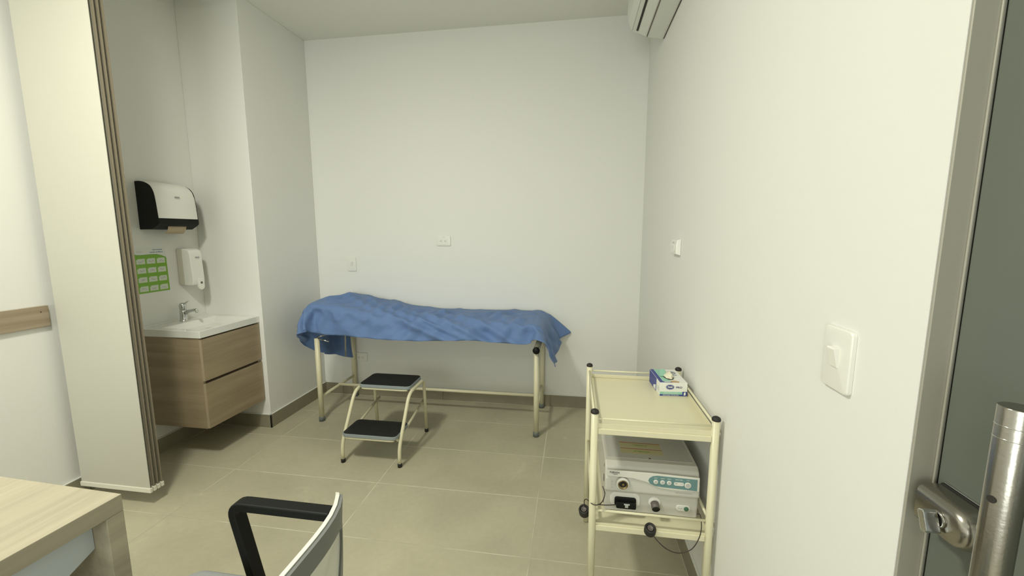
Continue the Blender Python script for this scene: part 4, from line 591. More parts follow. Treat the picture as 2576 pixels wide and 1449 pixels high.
[2867,2862,2856,2849,2844,2836,2829,2823,2818,2812,2806,2800,2796,2790,2786,2784,2781,2765,2761,2757,2755,2754,2750,2745,2741,2736,2734,2731,2729,2729,2728,2728,2728,2728,2728,2729,2729,2729,2730,2730,2731,2731,2731,2733,2734,2736,2735,2736,2735,2735,2735,2737,2740,2742,2744,2745,2746,2747,2748,2749,2748,2746,2746,2747,2748,2748,2748,2749,2749,2751,2752,2752,2752,2754,2757,2757,2759,2761,2761,2763,2763,2760,2760,2760,2758,2758,2758,2758,2759,2761,2762,2763,2764,2762,2761,2761,2761,2761,2761,2761,2761,2759,2759,2760,2760,2761,2763,2765,2767,2769,2770,2773,2775,2776,2777,2777,2779,2781,2785,2789],
[2885,2881,2875,2868,2861,2856,2849,2843,2838,2832,2826,2820,2814,2809,2806,2803,2793,2786,2780,2777,2776,2773,2771,2767,2762,2756,2754,2751,2749,2749,2748,2748,2748,2748,2748,2749,2749,2749,2750,2751,2751,2751,2752,2752,2754,2755,2757,2753,2754,2755,2757,2759,2761,2761,2764,2767,2766,2767,2767,2765,2765,2766,2766,2767,2767,2768,2768,2766,2770,2770,2771,2772,2772,2773,2775,2777,2779,2778,2780,2781,2775,2778,2779,2777,2778,2778,2778,2778,2778,2778,2781,2782,2782,2781,2781,2780,2780,2781,2780,2780,2781,2779,2778,2779,2780,2781,2782,2785,2786,2787,2789,2791,2793,2794,2796,2797,2798,2800,2802,2806],
[2903,2898,2893,2888,2880,2874,2868,2863,2858,2852,2846,2839,2834,2824,2823,2821,2813,2807,2801,2797,2794,2793,2791,2788,2781,2776,2774,2772,2770,2769,2769,2768,2768,2768,2768,2769,2770,2769,2770,2771,2771,2771,2772,2773,2774,2775,2772,2772,2775,2778,2778,2779,2780,2783,2785,2786,2786,2783,2783,2784,2785,2786,2786,2787,2787,2787,2785,2787,2790,2788,2791,2792,2792,2792,2795,2795,2795,2798,2793,2793,2795,2795,2795,2795,2798,2798,2798,2797,2797,2797,2799,2801,2800,2801,2800,2800,2799,2800,2799,2798,2799,2800,2798,2799,2799,2800,2801,2803,2805,2806,2808,2810,2812,2813,2815,2816,2818,2820,2822,2825],
[2908,2908,2907,2904,2901,2894,2888,2883,2877,2867,2865,2859,2848,2840,2836,2833,2832,2827,2822,2817,2814,2812,2811,2805,2802,2797,2795,2793,2791,2790,2789,2788,2788,2788,2788,2789,2790,2789,2788,2790,2792,2792,2792,2794,2795,2793,2794,2795,2798,2799,2798,2798,2803,2806,2807,2804,2802,2802,2803,2804,2805,2806,2806,2806,2806,2806,2806,2807,2806,2808,2809,2811,2811,2811,2814,2815,2815,2812,2812,2812,2814,2814,2814,2814,2817,2818,2820,2818,2816,2817,2817,2820,2820,2820,2819,2819,2819,2818,2819,2819,2818,2819,2818,2818,2818,2818,2820,2822,2823,2825,2827,2829,2831,2833,2834,2836,2837,2839,2841,2844],
[2901,2904,2911,2914,2915,2915,2907,2902,2895,2888,2879,2878,2867,2857,2855,2851,2851,2846,2841,2838,2835,2831,2830,2825,2819,2818,2815,2813,2812,2810,2809,2808,2807,2809,2808,2808,2808,2808,2808,2810,2812,2812,2818,2814,2814,2815,2819,2820,2818,2818,2819,2823,2824,2825,2826,2821,2822,2822,2823,2824,2826,2826,2826,2826,2826,2826,2826,2824,2825,2827,2828,2830,2831,2831,2834,2835,2831,2831,2831,2832,2833,2833,2832,2833,2836,2838,2840,2838,2836,2836,2836,2836,2839,2837,2838,2838,2837,2837,2838,2838,2837,2837,2837,2838,2836,2838,2839,2841,2842,2843,2846,2848,2851,2852,2853,2855,2856,2858,2860,2863],
[2903,2902,2906,2911,2919,2918,2918,2910,2897,2895,2898,2877,2883,2876,2874,2871,2869,2865,2861,2859,2856,2852,2849,2844,2839,2837,2836,2834,2832,2830,2828,2828,2828,2827,2828,2828,2828,2828,2828,2830,2835,2836,2834,2834,2837,2839,2839,2839,2838,2838,2840,2841,2840,2838,2846,2841,2840,2842,2843,2843,2845,2846,2845,2844,2845,2846,2845,2844,2844,2847,2847,2849,2852,2851,2847,2848,2850,2850,2850,2851,2852,2851,2851,2853,2854,2857,2858,2857,2855,2855,2855,2855,2858,2855,2857,2857,2856,2855,2856,2857,2856,2855,2858,2855,2856,2856,2858,2860,2862,2863,2864,2867,2869,2872,2873,2874,2875,2877,2879,2881],
[2921,2920,2916,2917,2917,2924,2909,2907,2904,2905,2900,2897,2899,2894,2893,2891,2888,2885,2880,2879,2875,2871,2868,2865,2860,2857,2856,2854,2852,2850,2848,2849,2848,2847,2848,2848,2848,2849,2851,2854,2856,2855,2855,2857,2859,2858,2859,2858,2861,2863,2861,2857,2861,2860,2858,2860,2861,2861,2866,2864,2862,2864,2863,2864,2865,2864,2864,2864,2864,2866,2867,2868,2868,2870,2868,2868,2869,2869,2870,2871,2870,2870,2871,2872,2873,2875,2876,2873,2874,2874,2874,2874,2874,2874,2876,2876,2873,2874,2874,2875,2876,2875,2876,2876,2875,2875,2877,2879,2882,2883,2883,2885,2888,2890,2891,2893,2894,2895,2898,2900],
[2938,2938,2935,2934,2930,2929,2927,2925,2922,2924,2920,2917,2913,2912,2912,2910,2908,2904,2900,2895,2892,2889,2889,2884,2880,2877,2876,2874,2872,2870,2868,2867,2868,2868,2867,2868,2869,2871,2878,2874,2873,2878,2880,2879,2878,2878,2879,2880,2883,2881,2876,2878,2877,2877,2878,2880,2882,2883,2883,2884,2883,2883,2884,2884,2884,2884,2883,2884,2884,2885,2887,2887,2887,2887,2887,2888,2888,2889,2889,2890,2890,2890,2890,2892,2892,2894,2890,2891,2894,2894,2893,2893,2894,2894,2895,2892,2893,2893,2893,2895,2895,2894,2894,2895,2895,2894,2897,2898,2900,2903,2903,2904,2907,2907,2910,2912,2913,2915,2917,2919],
[2956,2954,2953,2949,2949,2946,2946,2944,2940,2942,2935,2935,2934,2931,2930,2930,2927,2924,2920,2914,2911,2909,2907,2904,2901,2898,2897,2894,2891,2891,2889,2887,2887,2888,2887,2889,2895,2897,2895,2894,2897,2898,2902,2899,2897,2898,2900,2900,2897,2897,2896,2896,2897,2897,2898,2900,2902,2903,2903,2904,2904,2904,2903,2904,2904,2904,2903,2903,2904,2905,2906,2906,2906,2907,2907,2907,2907,2908,2908,2909,2909,2909,2909,2907,2911,2910,2910,2910,2913,2913,2911,2912,2913,2913,2911,2911,2912,2912,2912,2914,2912,2912,2913,2914,2914,2913,2915,2916,2919,2921,2922,2922,2924,2926,2928,2930,2933,2934,2936,2939],
[2975,2973,2971,2967,2965,2964,2962,2963,2958,2955,2950,2948,2948,2950,2948,2949,2946,2943,2939,2935,2932,2929,2927,2923,2921,2919,2917,2914,2912,2910,2909,2907,2906,2907,2910,2912,2913,2917,2915,2916,2917,2919,2918,2918,2920,2922,2921,2918,2918,2918,2917,2916,2915,2917,2920,2921,2922,2922,2920,2922,2923,2921,2922,2923,2923,2923,2923,2923,2924,2924,2925,2926,2926,2926,2927,2927,2927,2927,2927,2927,2928,2929,2928,2927,2928,2930,2930,2930,2932,2931,2930,2929,2932,2930,2931,2931,2931,2932,2930,2932,2931,2932,2933,2932,2930,2932,2933,2935,2936,2939,2939,2941,2943,2945,2947,2949,2952,2954,2956,2958],
[2993,2991,2990,2985,2981,2980,2980,2980,2978,2973,2969,2964,2966,2968,2967,2968,2963,2961,2958,2956,2952,2949,2947,2944,2941,2939,2937,2935,2932,2929,2927,2927,2926,2929,2933,2933,2932,2939,2938,2937,2936,2938,2938,2939,2942,2941,2938,2938,2938,2938,2937,2936,2935,2935,2942,2941,2941,2941,2941,2940,2942,2940,2942,2943,2943,2943,2942,2941,2944,2943,2943,2945,2945,2946,2947,2946,2946,2947,2946,2946,2947,2945,2945,2946,2947,2948,2950,2949,2951,2950,2950,2949,2950,2948,2950,2950,2950,2951,2950,2950,2951,2951,2951,2944,2949,2949,2953,2954,2954,2957,2958,2960,2962,2964,2966,2969,2971,2974,2976,2977],
[3011,3010,3008,3004,3000,2996,2995,2995,2993,2988,2982,2982,2984,2980,2987,2986,2983,2979,2977,2973,2970,2969,2967,2965,2961,2960,2958,2955,2952,2950,2947,2948,2949,2951,2952,2953,2954,2958,2960,2957,2956,2954,2960,2959,2961,2957,2958,2957,2958,2957,2957,2955,2955,2954,2956,2961,2961,2962,2961,2960,2960,2960,2962,2962,2963,2962,2961,2960,2962,2962,2963,2964,2965,2965,2966,2965,2966,2966,2967,2966,2966,2966,2965,2965,2966,2967,2967,2968,2968,2969,2969,2969,2967,2968,2968,2970,2970,2968,2969,2969,2970,2970,2963,2963,2967,2969,2970,2971,2974,2975,2976,2979,2981,2983,2986,2987,2990,2993,2995,2997],
[3029,3027,3024,3022,3019,3015,3014,3011,3008,3006,3001,2999,2992,2996,3003,3004,3003,3000,2995,2992,2990,2988,2987,2985,2983,2981,2978,2976,2973,2970,2968,2971,2974,2972,2972,2974,2977,2978,2980,2977,2976,2975,2976,2979,2979,2978,2978,2977,2977,2977,2976,2975,2975,2974,2975,2979,2981,2982,2980,2980,2979,2980,2981,2982,2982,2982,2980,2980,2980,2981,2982,2983,2984,2984,2982,2983,2984,2986,2986,2985,2984,2985,2985,2985,2985,2985,2986,2987,2987,2988,2988,2989,2987,2987,2987,2988,2990,2988,2988,2988,2989,2983,2982,2982,2986,2988,2989,2991,2992,2993,2996,2998,3000,3002,3004,3007,3009,3012,3014,3017],
[3048,3045,3041,3037,3037,3033,3032,3030,3027,3024,3021,3016,3010,3015,3017,3022,3022,3019,3016,3012,3010,3008,3005,3004,3004,3002,2999,2996,2994,2992,2991,2994,2993,2993,2991,2995,2997,2997,2999,2997,2996,2995,2996,3000,3000,2998,2998,2997,2997,2996,2996,2996,2995,2995,2995,2997,3001,3001,3000,2999,2999,2999,3001,3001,3001,3001,3000,3000,2999,3001,3002,3002,3004,3001,2999,3001,3003,3005,3004,3005,3004,3004,3004,3004,3004,3005,3005,3006,3006,3007,3007,3008,3006,3007,3006,3006,3008,3005,3006,3009,3004,3003,3002,3002,3005,3007,3008,3010,3011,3012,3015,3017,3019,3022,3024,3026,3028,3031,3034,3036],
[3062,3060,3058,3056,3054,3052,3049,3046,3044,3041,3038,3035,3031,3025,3037,3038,3041,3039,3035,3031,3028,3026,3025,3024,3022,3023,3019,3016,3014,3013,3011,3010,3013,3013,3015,3017,3019,3017,3017,3017,3016,3016,3019,3021,3020,3018,3017,3018,3016,3016,3016,3016,3016,3019,3018,3018,3021,3018,3019,3018,3021,3019,3021,3021,3020,3021,3021,3020,3020,3021,3021,3021,3024,3024,3021,3021,3023,3023,3023,3024,3024,3024,3024,3023,3024,3024,3025,3026,3027,3027,3026,3026,3025,3026,3023,3025,3022,3023,3025,3027,3024,3024,3022,3022,3024,3026,3028,3028,3031,3024,3025,3026,3028,3030,3036,3038,3045,3049,3053,3055],
[3060,3060,3062,3062,3059,3055,3056,3055,3052,3053,3052,3050,3048,3046,3043,3058,3057,3057,3055,3052,3050,3046,3044,3042,3041,3040,3038,3037,3035,3033,3032,3032,3034,3034,3037,3039,3038,3037,3036,3037,3039,3036,3038,3040,3039,3039,3037,3036,3037,3036,3036,3036,3037,3042,3040,3040,3039,3037,3039,3038,3041,3041,3038,3040,3039,3040,3041,3041,3040,3040,3041,3040,3041,3044,3042,3041,3041,3043,3042,3042,3043,3041,3043,3043,3042,3043,3043,3045,3046,3043,3044,3043,3044,3043,3045,3042,3042,3042,3043,3046,3043,3044,3043,3043,3042,3043,3045,3045,3046,3044,3044,3045,3046,3048,3049,3051,3055,3060,3065,3069],
[3063,3066,3065,3063,3065,3061,3062,3063,3062,3060,3060,3060,3057,3056,3054,3053,3067,3068,3069,3070,3068,3067,3065,3063,3061,3060,3057,3057,3056,3055,3056,3055,3056,3055,3059,3055,3056,3057,3056,3056,3055,3056,3059,3059,3056,3058,3057,3057,3057,3057,3057,3058,3057,3057,3061,3058,3057,3058,3060,3058,3058,3060,3059,3059,3060,3059,3060,3060,3060,3060,3061,3061,3061,3061,3061,3061,3061,3061,3062,3062,3062,3062,3062,3062,3062,3062,3062,3062,3062,3062,3062,3062,3062,3062,3062,3062,3062,3062,3062,3062,3062,3062,3062,3062,3062,3062,3063,3063,3063,3064,3064,3065,3066,3067,3068,3070,3070,3071,3073,3075],
[3069,3071,3069,3071,3068,3070,3067,3066,3066,3066,3065,3065,3065,3065,3065,3070,3076,3085,3083,3082,3082,3081,3080,3080,3079,3079,3077,3076,3076,3076,3076,3076,3076,3076,3076,3076,3076,3076,3076,3076,3076,3076,3076,3076,3076,3076,3076,3076,3076,3077,3077,3077,3077,3077,3077,3077,3077,3077,3078,3078,3078,3078,3078,3078,3078,3078,3079,3079,3079,3079,3079,3079,3079,3079,3080,3080,3080,3080,3080,3080,3080,3080,3080,3080,3080,3080,3081,3081,3081,3081,3081,3081,3081,3081,3081,3081,3081,3081,3081,3081,3081,3081,3080,3080,3080,3080,3081,3082,3082,3083,3084,3084,3085,3086,3087,3088,3089,3090,3091,3092],
[3078,3076,3079,3076,3077,3077,3078,3081,3078,3080,3079,3080,3081,3081,3081,3087,3092,3101,3101,3102,3102,3101,3100,3100,3099,3098,3097,3097,3096,3095,3095,3095,3095,3095,3095,3095,3095,3095,3095,3095,3095,3095,3095,3095,3095,3095,3095,3095,3096,3096,3096,3096,3096,3096,3096,3096,3096,3096,3096,3097,3097,3097,3097,3097,3097,3097,3097,3097,3097,3098,3098,3098,3098,3098,3098,3098,3098,3098,3098,3098,3099,3099,3099,3099,3099,3099,3099,3099,3099,3099,3099,3099,3099,3099,3099,3099,3099,3099,3099,3099,3099,3099,3099,3099,3099,3099,3100,3101,3101,3102,3103,3104,3104,3105,3106,3108,3107,3107,3108,3111],
[3087,3090,3088,3091,3091,3092,3091,3092,3094,3094,3096,3097,3096,3098,3098,3104,3110,3116,3121,3121,3120,3117,3116,3115,3116,3118,3117,3116,3115,3114,3114,3114,3114,3114,3114,3114,3114,3114,3114,3114,3114,3114,3114,3114,3114,3115,3115,3115,3115,3115,3115,3115,3115,3115,3115,3115,3115,3115,3115,3115,3116,3116,3116,3116,3116,3116,3116,3116,3116,3116,3116,3116,3116,3116,3117,3117,3117,3117,3117,3117,3117,3117,3117,3117,3117,3117,3117,3117,3117,3117,3117,3117,3117,3117,3117,3117,3117,3117,3117,3117,3117,3117,3117,3117,3117,3117,3116,3117,3119,3121,3122,3123,3124,3125,3125,3125,3127,3127,3126,3128],
[3100,3101,3104,3104,3105,3106,3109,3109,3110,3111,3112,3113,3113,3115,3116,3122,3127,3133,3139,3139,3136,3134,3135,3135,3136,3138,3137,3136,3135,3133,3133,3133,3133,3133,3133,3133,3133,3133,3133,3134,3134,3134,3134,3134,3134,3134,3134,3134,3134,3134,3134,3134,3134,3134,3134,3134,3134,3134,3134,3134,3134,3134,3134,3134,3135,3135,3135,3135,3135,3135,3135,3135,3135,3135,3135,3135,3135,3135,3135,3135,3135,3135,3135,3135,3135,3135,3135,3135,3135,3135,3135,3135,3135,3135,3135,3135,3135,3135,3135,3135,3135,3135,3135,3135,3135,3135,3135,3136,3137,3140,3141,3142,3143,3144,3144,3144,3143,3142,3144,3144],
[3116,3117,3118,3120,3122,3124,3124,3125,3127,3128,3129,3131,3132,3132,3133,3138,3140,3136,3150,3157,3153,3153,3154,3155,3156,3157,3157,3156,3153,3153,3153,3153,3153,3153,3153,3153,3153,3153,3153,3153,3153,3153,3153,3153,3153,3153,3153,3153,3153,3153,3153,3153,3153,3153,3153,3153,3153,3153,3153,3153,3153,3153,3153,3153,3153,3153,3153,3153,3153,3153,3153,3153,3153,3153,3154,3154,3154,3154,3154,3154,3154,3154,3154,3154,3154,3154,3154,3154,3154,3154,3154,3154,3154,3154,3154,3154,3154,3154,3154,3154,3154,3154,3154,3154,3154,3154,3154,3154,3153,3159,3160,3161,3157,3158,3157,3158,3156,3159,3157,3158],
[3132,3133,3136,3137,3138,3141,3142,3143,3145,3146,3148,3149,3150,3151,3152,3153,3150,3147,3142,3140,3142,3155,3166,3172,3172,3170,3173,3168,3171,3172,3172,3172,3172,3172,3172,3172,3172,3172,3172,3172,3172,3172,3172,3172,3172,3172,3172,3172,3172,3172,3172,3172,3172,3172,3172,3172,3172,3172,3172,3172,3172,3172,3172,3172,3172,3172,3172,3172,3172,3172,3172,3172,3172,3172,3172,3172,3172,3172,3172,3172,3172,3172,3172,3172,3172,3172,3172,3172,3172,3172,3172,3172,3172,3172,3172,3172,3172,3172,3172,3172,3172,3172,3172,3172,3172,3172,3172,3172,3172,3170,3172,3172,3172,3172,3172,3171,3172,3172,3172,3172],
]
SHEET_Z = [
[614,621,627,633,639,645,651,657,662,668,672,675,679,684,691,697,697,700,701,709,716,721,726,733,726,718,709,702,696,691,688,684,682,680,679,678,678,677,676,676,676,677,678,677,676,675,674,673,673,671,670,667,666,664,665,665,664,665,664,665,667,669,670,668,664,662,661,663,666,667,669,670,671,672,674,679,683,685,681,679,683,690,694,697,692,691,688,687,688,684,679,676,675,676,674,674,677,678,676,673,669,672,679,697,711,718,726,718,712,701,686,671,655,640,624,609,593,578,563,548],
[594,603,612,619,626,633,641,648,655,662,669,674,678,685,691,708,716,721,718,721,730,739,744,752,752,742,733,726,720,715,712,709,706,704,703,702,701,700,699,699,699,699,699,698,698,696,695,692,691,691,690,688,685,684,684,683,684,685,685,683,683,684,688,689,686,682,679,679,684,686,689,690,693,695,696,696,696,695,696,697,706,717,719,710,709,711,710,706,699,692,691,690,692,696,696,696,697,696,691,687,685,686,691,705,720,730,734,722,713,701,685,669,653,637,621,606,589,573,557,541],
[577,587,596,606,615,624,631,641,648,657,662,670,678,685,693,709,724,740,737,740,743,753,762,770,778,767,758,751,745,740,736,734,731,728,727,725,724,724,723,722,721,721,721,720,719,716,715,713,711,710,709,709,706,704,703,702,704,704,705,703,701,697,703,707,707,703,700,700,700,706,711,714,715,714,709,707,710,715,721,727,727,723,730,734,736,734,723,711,705,704,705,709,714,718,723,718,710,706,706,706,703,703,704,715,728,742,742,730,718,701,684,668,651,635,619,602,586,569,552,535],
[564,573,583,595,604,610,623,634,640,650,660,668,677,686,695,711,728,747,759,758,759,767,779,789,799,794,784,775,769,764,760,758,755,752,750,748,747,747,746,746,744,743,743,741,739,737,735,732,730,729,729,728,727,726,723,722,720,718,720,722,715,713,717,722,725,725,722,724,726,730,732,733,732,728,727,728,731,741,740,736,737,743,753,758,753,741,728,723,720,720,723,730,738,740,741,732,723,724,726,724,721,721,720,727,743,746,750,736,718,701,684,667,650,633,617,600,583,566,548,531],
[550,560,571,583,594,603,613,624,636,646,658,667,677,687,697,714,730,750,766,779,777,782,793,806,820,821,812,801,789,787,783,781,778,775,773,771,770,769,768,768,766,765,763,762,759,757,756,752,749,747,747,748,748,746,743,741,739,738,736,740,736,730,730,738,747,753,755,754,751,743,755,745,748,750,754,754,750,740,747,759,767,769,770,769,762,752,744,741,741,741,748,754,755,754,751,750,743,741,745,744,741,739,739,744,752,764,753,738,721,702,684,667,649,632,615,597,580,563,545,528],
[538,550,560,572,585,597,606,618,631,642,651,664,678,689,700,716,732,749,767,784,796,801,806,819,834,839,837,825,813,808,805,803,800,798,795,793,792,791,789,789,789,786,783,781,778,776,775,773,771,768,767,768,768,767,764,761,759,759,756,757,755,752,754,760,775,783,778,770,760,754,752,765,774,780,774,757,753,761,776,787,787,779,767,765,774,768,765,766,767,772,771,769,768,767,768,769,764,762,760,766,763,761,762,764,770,768,754,735,721,702,684,667,649,631,613,596,578,561,543,526],
[523,536,550,562,576,589,603,615,627,638,650,663,677,690,702,718,734,748,765,783,800,816,820,832,849,853,850,849,836,829,827,824,822,819,818,815,813,811,810,809,808,808,804,800,798,796,794,793,790,787,787,788,787,786,784,777,779,778,770,777,777,781,787,790,793,789,789,778,776,776,782,789,788,776,778,783,787,797,796,794,790,776,782,771,784,789,790,795,798,793,778,784,785,787,789,788,787,779,781,785,784,782,779,786,783,765,750,740,723,703,685,667,649,631,613,595,577,559,541,524],
[510,524,538,553,567,581,596,610,624,637,649,663,676,691,704,720,737,749,765,783,799,817,835,845,862,862,845,861,856,853,850,848,845,843,841,839,836,833,830,827,830,829,824,821,819,818,815,813,813,806,810,808,804,803,802,797,787,796,791,801,811,820,808,789,784,796,801,801,809,810,803,780,770,781,803,818,818,806,784,785,794,783,795,787,794,808,818,814,806,786,792,806,808,809,800,787,797,805,801,800,786,798,803,800,785,779,762,743,725,706,687,668,650,632,613,595,576,558,540,522],
[499,514,529,544,559,574,589,604,619,634,648,661,676,691,705,721,739,749,757,774,796,813,833,844,866,863,869,870,880,875,871,869,868,864,864,863,860,852,851,848,849,848,846,844,842,837,828,835,831,825,826,826,823,820,814,810,808,805,822,826,822,813,798,786,781,802,826,833,821,789,780,782,787,812,828,829,809,788,783,800,801,788,806,801,815,825,822,807,784,790,811,809,806,800,804,787,805,806,791,786,787,800,798,795,795,785,763,746,727,708,689,670,651,633,614,595,576,557,539,521],
[491,505,521,537,552,567,583,599,615,630,645,660,675,690,705,722,740,744,757,771,793,811,832,851,868,883,892,896,893,893,889,885,881,889,884,875,882,877,873,870,863,864,861,855,856,847,849,839,847,847,844,824,818,814,815,831,842,844,834,810,808,793,799,804,811,830,830,810,794,790,808,814,821,821,815,808,792,786,795,782,782,805,806,827,826,817,798,788,785,807,807,796,801,801,786,792,812,803,811,797,796,793,801,798,793,787,765,748,729,709,691,672,653,634,615,596,576,557,538,520],
[484,499,514,531,545,561,577,593,611,626,641,658,674,689,705,723,739,752,765,774,793,813,833,847,867,887,898,906,902,900,899,899,900,896,887,894,893,889,879,883,880,876,867,868,860,863,847,850,850,845,847,837,821,825,839,850,854,835,816,797,790,798,824,838,838,808,797,801,805,822,832,838,824,804,791,786,795,791,787,792,786,801,826,823,808,792,789,788,802,792,796,801,788,785,785,810,801,817,823,812,795,793,794,795,792,788,767,750,731,711,692,673,655,634,615,596,577,557,538,519],
[478,493,509,524,540,556,572,589,606,623,639,654,671,689,704,722,741,757,771,776,793,813,831,850,869,889,899,909,904,902,902,896,892,891,897,897,896,890,891,878,867,868,875,869,866,865,847,841,844,848,847,848,854,852,849,833,826,819,818,815,815,833,840,827,802,790,797,811,829,839,838,829,805,789,786,797,792,802,804,801,814,821,817,809,793,786,789,800,806,792,796,792,794,787,791,812,798,812,832,818,802,799,791,795,796,789,771,753,733,715,694,675,656,636,616,597,577,558,539,520],
[472,488,504,521,537,552,569,586,602,619,636,652,670,687,703,722,741,762,758,777,796,814,833,852,871,892,900,914,904,902,906,905,904,892,889,891,893,893,889,879,867,870,864,865,866,861,857,841,840,848,860,878,875,849,827,811,812,826,833,851,845,826,799,793,793,802,818,835,846,838,823,809,802,796,785,786,802,800,816,825,827,819,804,790,788,787,798,804,810,794,789,794,788,795,812,801,805,809,830,831,814,796,794,802,794,791,774,753,735,715,696,676,657,637,617,597,577,557,538,520],
[466,483,500,516,533,548,566,583,600,617,634,651,668,686,703,722,741,737,758,777,796,815,834,853,871,892,902,915,912,902,903,911,912,903,891,885,883,884,887,881,868,864,861,864,866,862,853,849,854,866,874,871,861,838,822,808,819,843,863,856,829,795,787,786,801,816,836,849,848,824,801,798,800,801,790,786,792,803,829,835,830,807,789,788,795,788,791,805,810,799,790,789,791,811,814,811,804,804,821,831,814,795,804,796,800,794,775,757,736,717,697,677,658,638,618,598,578,558,539,520],
[461,478,496,512,529,546,563,580,597,615,632,650,667,685,702,720,725,738,758,776,794,815,833,853,871,897,907,910,916,904,901,911,915,911,896,887,880,886,882,884,873,864,861,857,858,860,872,880,874,863,849,840,839,845,832,828,843,853,845,828,810,797,789,792,816,837,840,833,837,815,798,790,798,805,800,795,797,816,825,824,808,798,794,800,792,789,790,796,805,811,793,789,801,813,812,815,809,800,807,825,822,796,806,796,802,795,779,759,740,719,699,679,659,639,619,599,579,559,539,519],
[457,474,492,510,527,543,560,577,596,613,631,649,666,677,696,715,730,737,757,776,794,812,832,852,871,891,908,916,913,911,901,902,914,916,905,889,880,878,886,882,883,876,862,857,863,876,896,889,870,841,827,830,840,843,862,858,843,820,813,811,806,806,806,815,823,825,819,818,827,821,802,788,794,808,808,814,814,812,799,797,810,811,809,806,791,792,793,792,805,814,804,789,794,812,821,815,809,805,798,808,816,799,807,797,803,795,781,763,743,722,701,681,661,641,621,601,581,561,541,520],
[452,470,488,506,524,541,559,575,593,611,629,647,656,671,688,706,726,738,756,776,795,813,831,852,866,893,911,915,921,913,903,898,909,913,909,896,880,876,874,887,883,881,879,872,877,886,884,877,858,837,828,824,845,866,872,847,820,807,801,808,815,827,827,823,814,806,801,808,813,826,813,794,791,811,817,823,811,794,787,792,808,816,815,812,793,789,789,791,795,812,816,800,797,806,821,820,813,798,793,802,807,801,810,803,803,790,783,764,745,724,704,683,663,643,623,603,582,562,543,523],
[449,467,484,502,521,539,557,575,593,612,629,644,660,665,684,703,721,740,758,776,795,814,832,852,872,891,908,917,926,922,910,904,896,906,910,902,896,887,874,884,884,895,893,898,886,866,860,860,856,846,838,839,857,863,851,829,817,805,802,812,822,839,835,822,799,788,788,794,806,826,822,798,793,814,822,820,799,788,788,788,798,812,805,814,803,790,789,796,791,811,823,816,803,815,818,818,805,803,794,791,796,808,812,809,795,789,785,765,745,727,706,685,665,645,625,605,585,565,545,526],
[446,464,482,501,520,538,556,573,589,609,628,629,649,661,681,700,720,740,757,775,794,814,834,853,868,885,909,921,923,929,919,907,895,895,905,908,897,885,875,877,889,907,912,897,871,852,844,848,857,865,867,862,837,831,835,823,829,816,812,822,831,832,825,807,796,791,795,791,801,820,829,812,807,814,802,798,794,793,797,789,799,798,809,816,808,790,798,789,789,807,826,830,811,807,814,815,806,797,800,792,796,814,813,800,800,797,786,768,748,729,708,688,668,648,628,608,587,567,548,528],
[438,458,476,498,518,537,547,567,586,605,606,623,639,659,678,698,717,737,755,774,794,813,832,851,870,887,906,916,927,930,926,908,895,891,897,906,908,894,885,884,901,904,902,885,867,858,844,846,868,878,870,844,828,830,815,818,834,836,829,828,816,815,805,807,799,800,789,788,795,815,834,832,824,810,790,794,800,802,803,794,793,795,801,813,811,802,792,801,789,807,827,838,828,806,810,806,796,794,792,798,792,812,805,800,796,801,786,770,750,730,710,690,670,650,631,611,590,570,551,531],
[432,451,470,491,504,521,541,561,579,598,603,620,639,659,676,695,715,733,753,773,792,812,831,848,867,887,902,907,922,925,928,917,896,891,888,900,912,911,901,899,885,888,882,879,874,860,851,864,875,865,846,840,840,820,816,819,837,846,846,829,804,797,803,803,806,797,790,789,788,810,836,845,827,796,787,789,795,801,808,799,790,794,796,809,811,800,807,795,789,805,824,836,836,809,806,792,791,796,792,797,794,811,810,805,797,804,788,768,753,733,712,693,673,654,634,614,594,574,554,535],
[425,445,464,479,497,518,536,556,573,590,607,622,637,657,674,693,713,732,752,772,792,810,830,851,867,887,902,907,911,924,927,923,906,891,888,894,915,926,917,893,882,867,875,877,880,875,874,866,852,842,840,850,835,821,816,821,837,848,840,826,798,796,793,806,809,804,791,790,788,808,836,845,828,798,788,789,798,801,809,802,791,791,802,796,808,812,813,803,792,805,812,833,837,812,795,790,791,792,802,795,806,803,808,804,798,806,788,774,753,736,716,697,677,657,638,618,598,578,558,539],
[419,439,457,476,495,515,534,551,571,593,611,628,643,653,673,690,711,731,751,771,791,811,829,849,870,888,901,907,905,914,925,927,915,903,896,898,905,924,911,888,871,869,860,870,886,892,879,854,838,834,839,851,847,833,822,830,838,839,822,813,801,806,794,801,806,801,799,793,793,805,821,830,829,806,791,789,795,804,800,797,791,793,802,791,797,810,815,811,795,795,804,816,835,825,802,791,792,792,806,803,808,803,807,798,808,806,794,777,759,739,720,700,681,661,642,622,602,583,563,544],
[413,434,454,473,493,512,531,549,569,589,610,631,636,650,669,688,708,728,748,768,789,809,828,848,868,888,899,907,905,906,915,930,928,919,911,903,898,908,897,885,879,863,861,873,892,885,862,849,838,835,838,850,851,851,833,830,826,817,815,820,810,811,795,794,801,802,802,807,799,804,805,819,829,813,795,796,791,798,801,792,793,804,792,791,794,803,815,816,802,796,799,806,827,830,810,797,792,794,807,810,806,800,799,813,801,795,795,775,758,742,723,703,684,665,646,626,607,588,568,549],
[407,429,450,470,489,509,529,548,567,587,607,621,637,656,667,687,707,725,745,765,786,806,826,847,866,886,900,906,905,904,909,930,931,938,928,906,889,887,894,882,883,882,876,882,882,866,856,857,844,838,837,844,859,861,849,824,810,807,813,824,820,816,798,794,793,799,811,815,808,792,792,809,829,820,799,802,792,791,797,791,800,806,794,793,791,802,806,817,812,797,795,800,812,829,822,804,793,803,805,808,806,799,814,817,809,793,787,782,761,743,726,707,688,669,650,631,612,593,574,555],
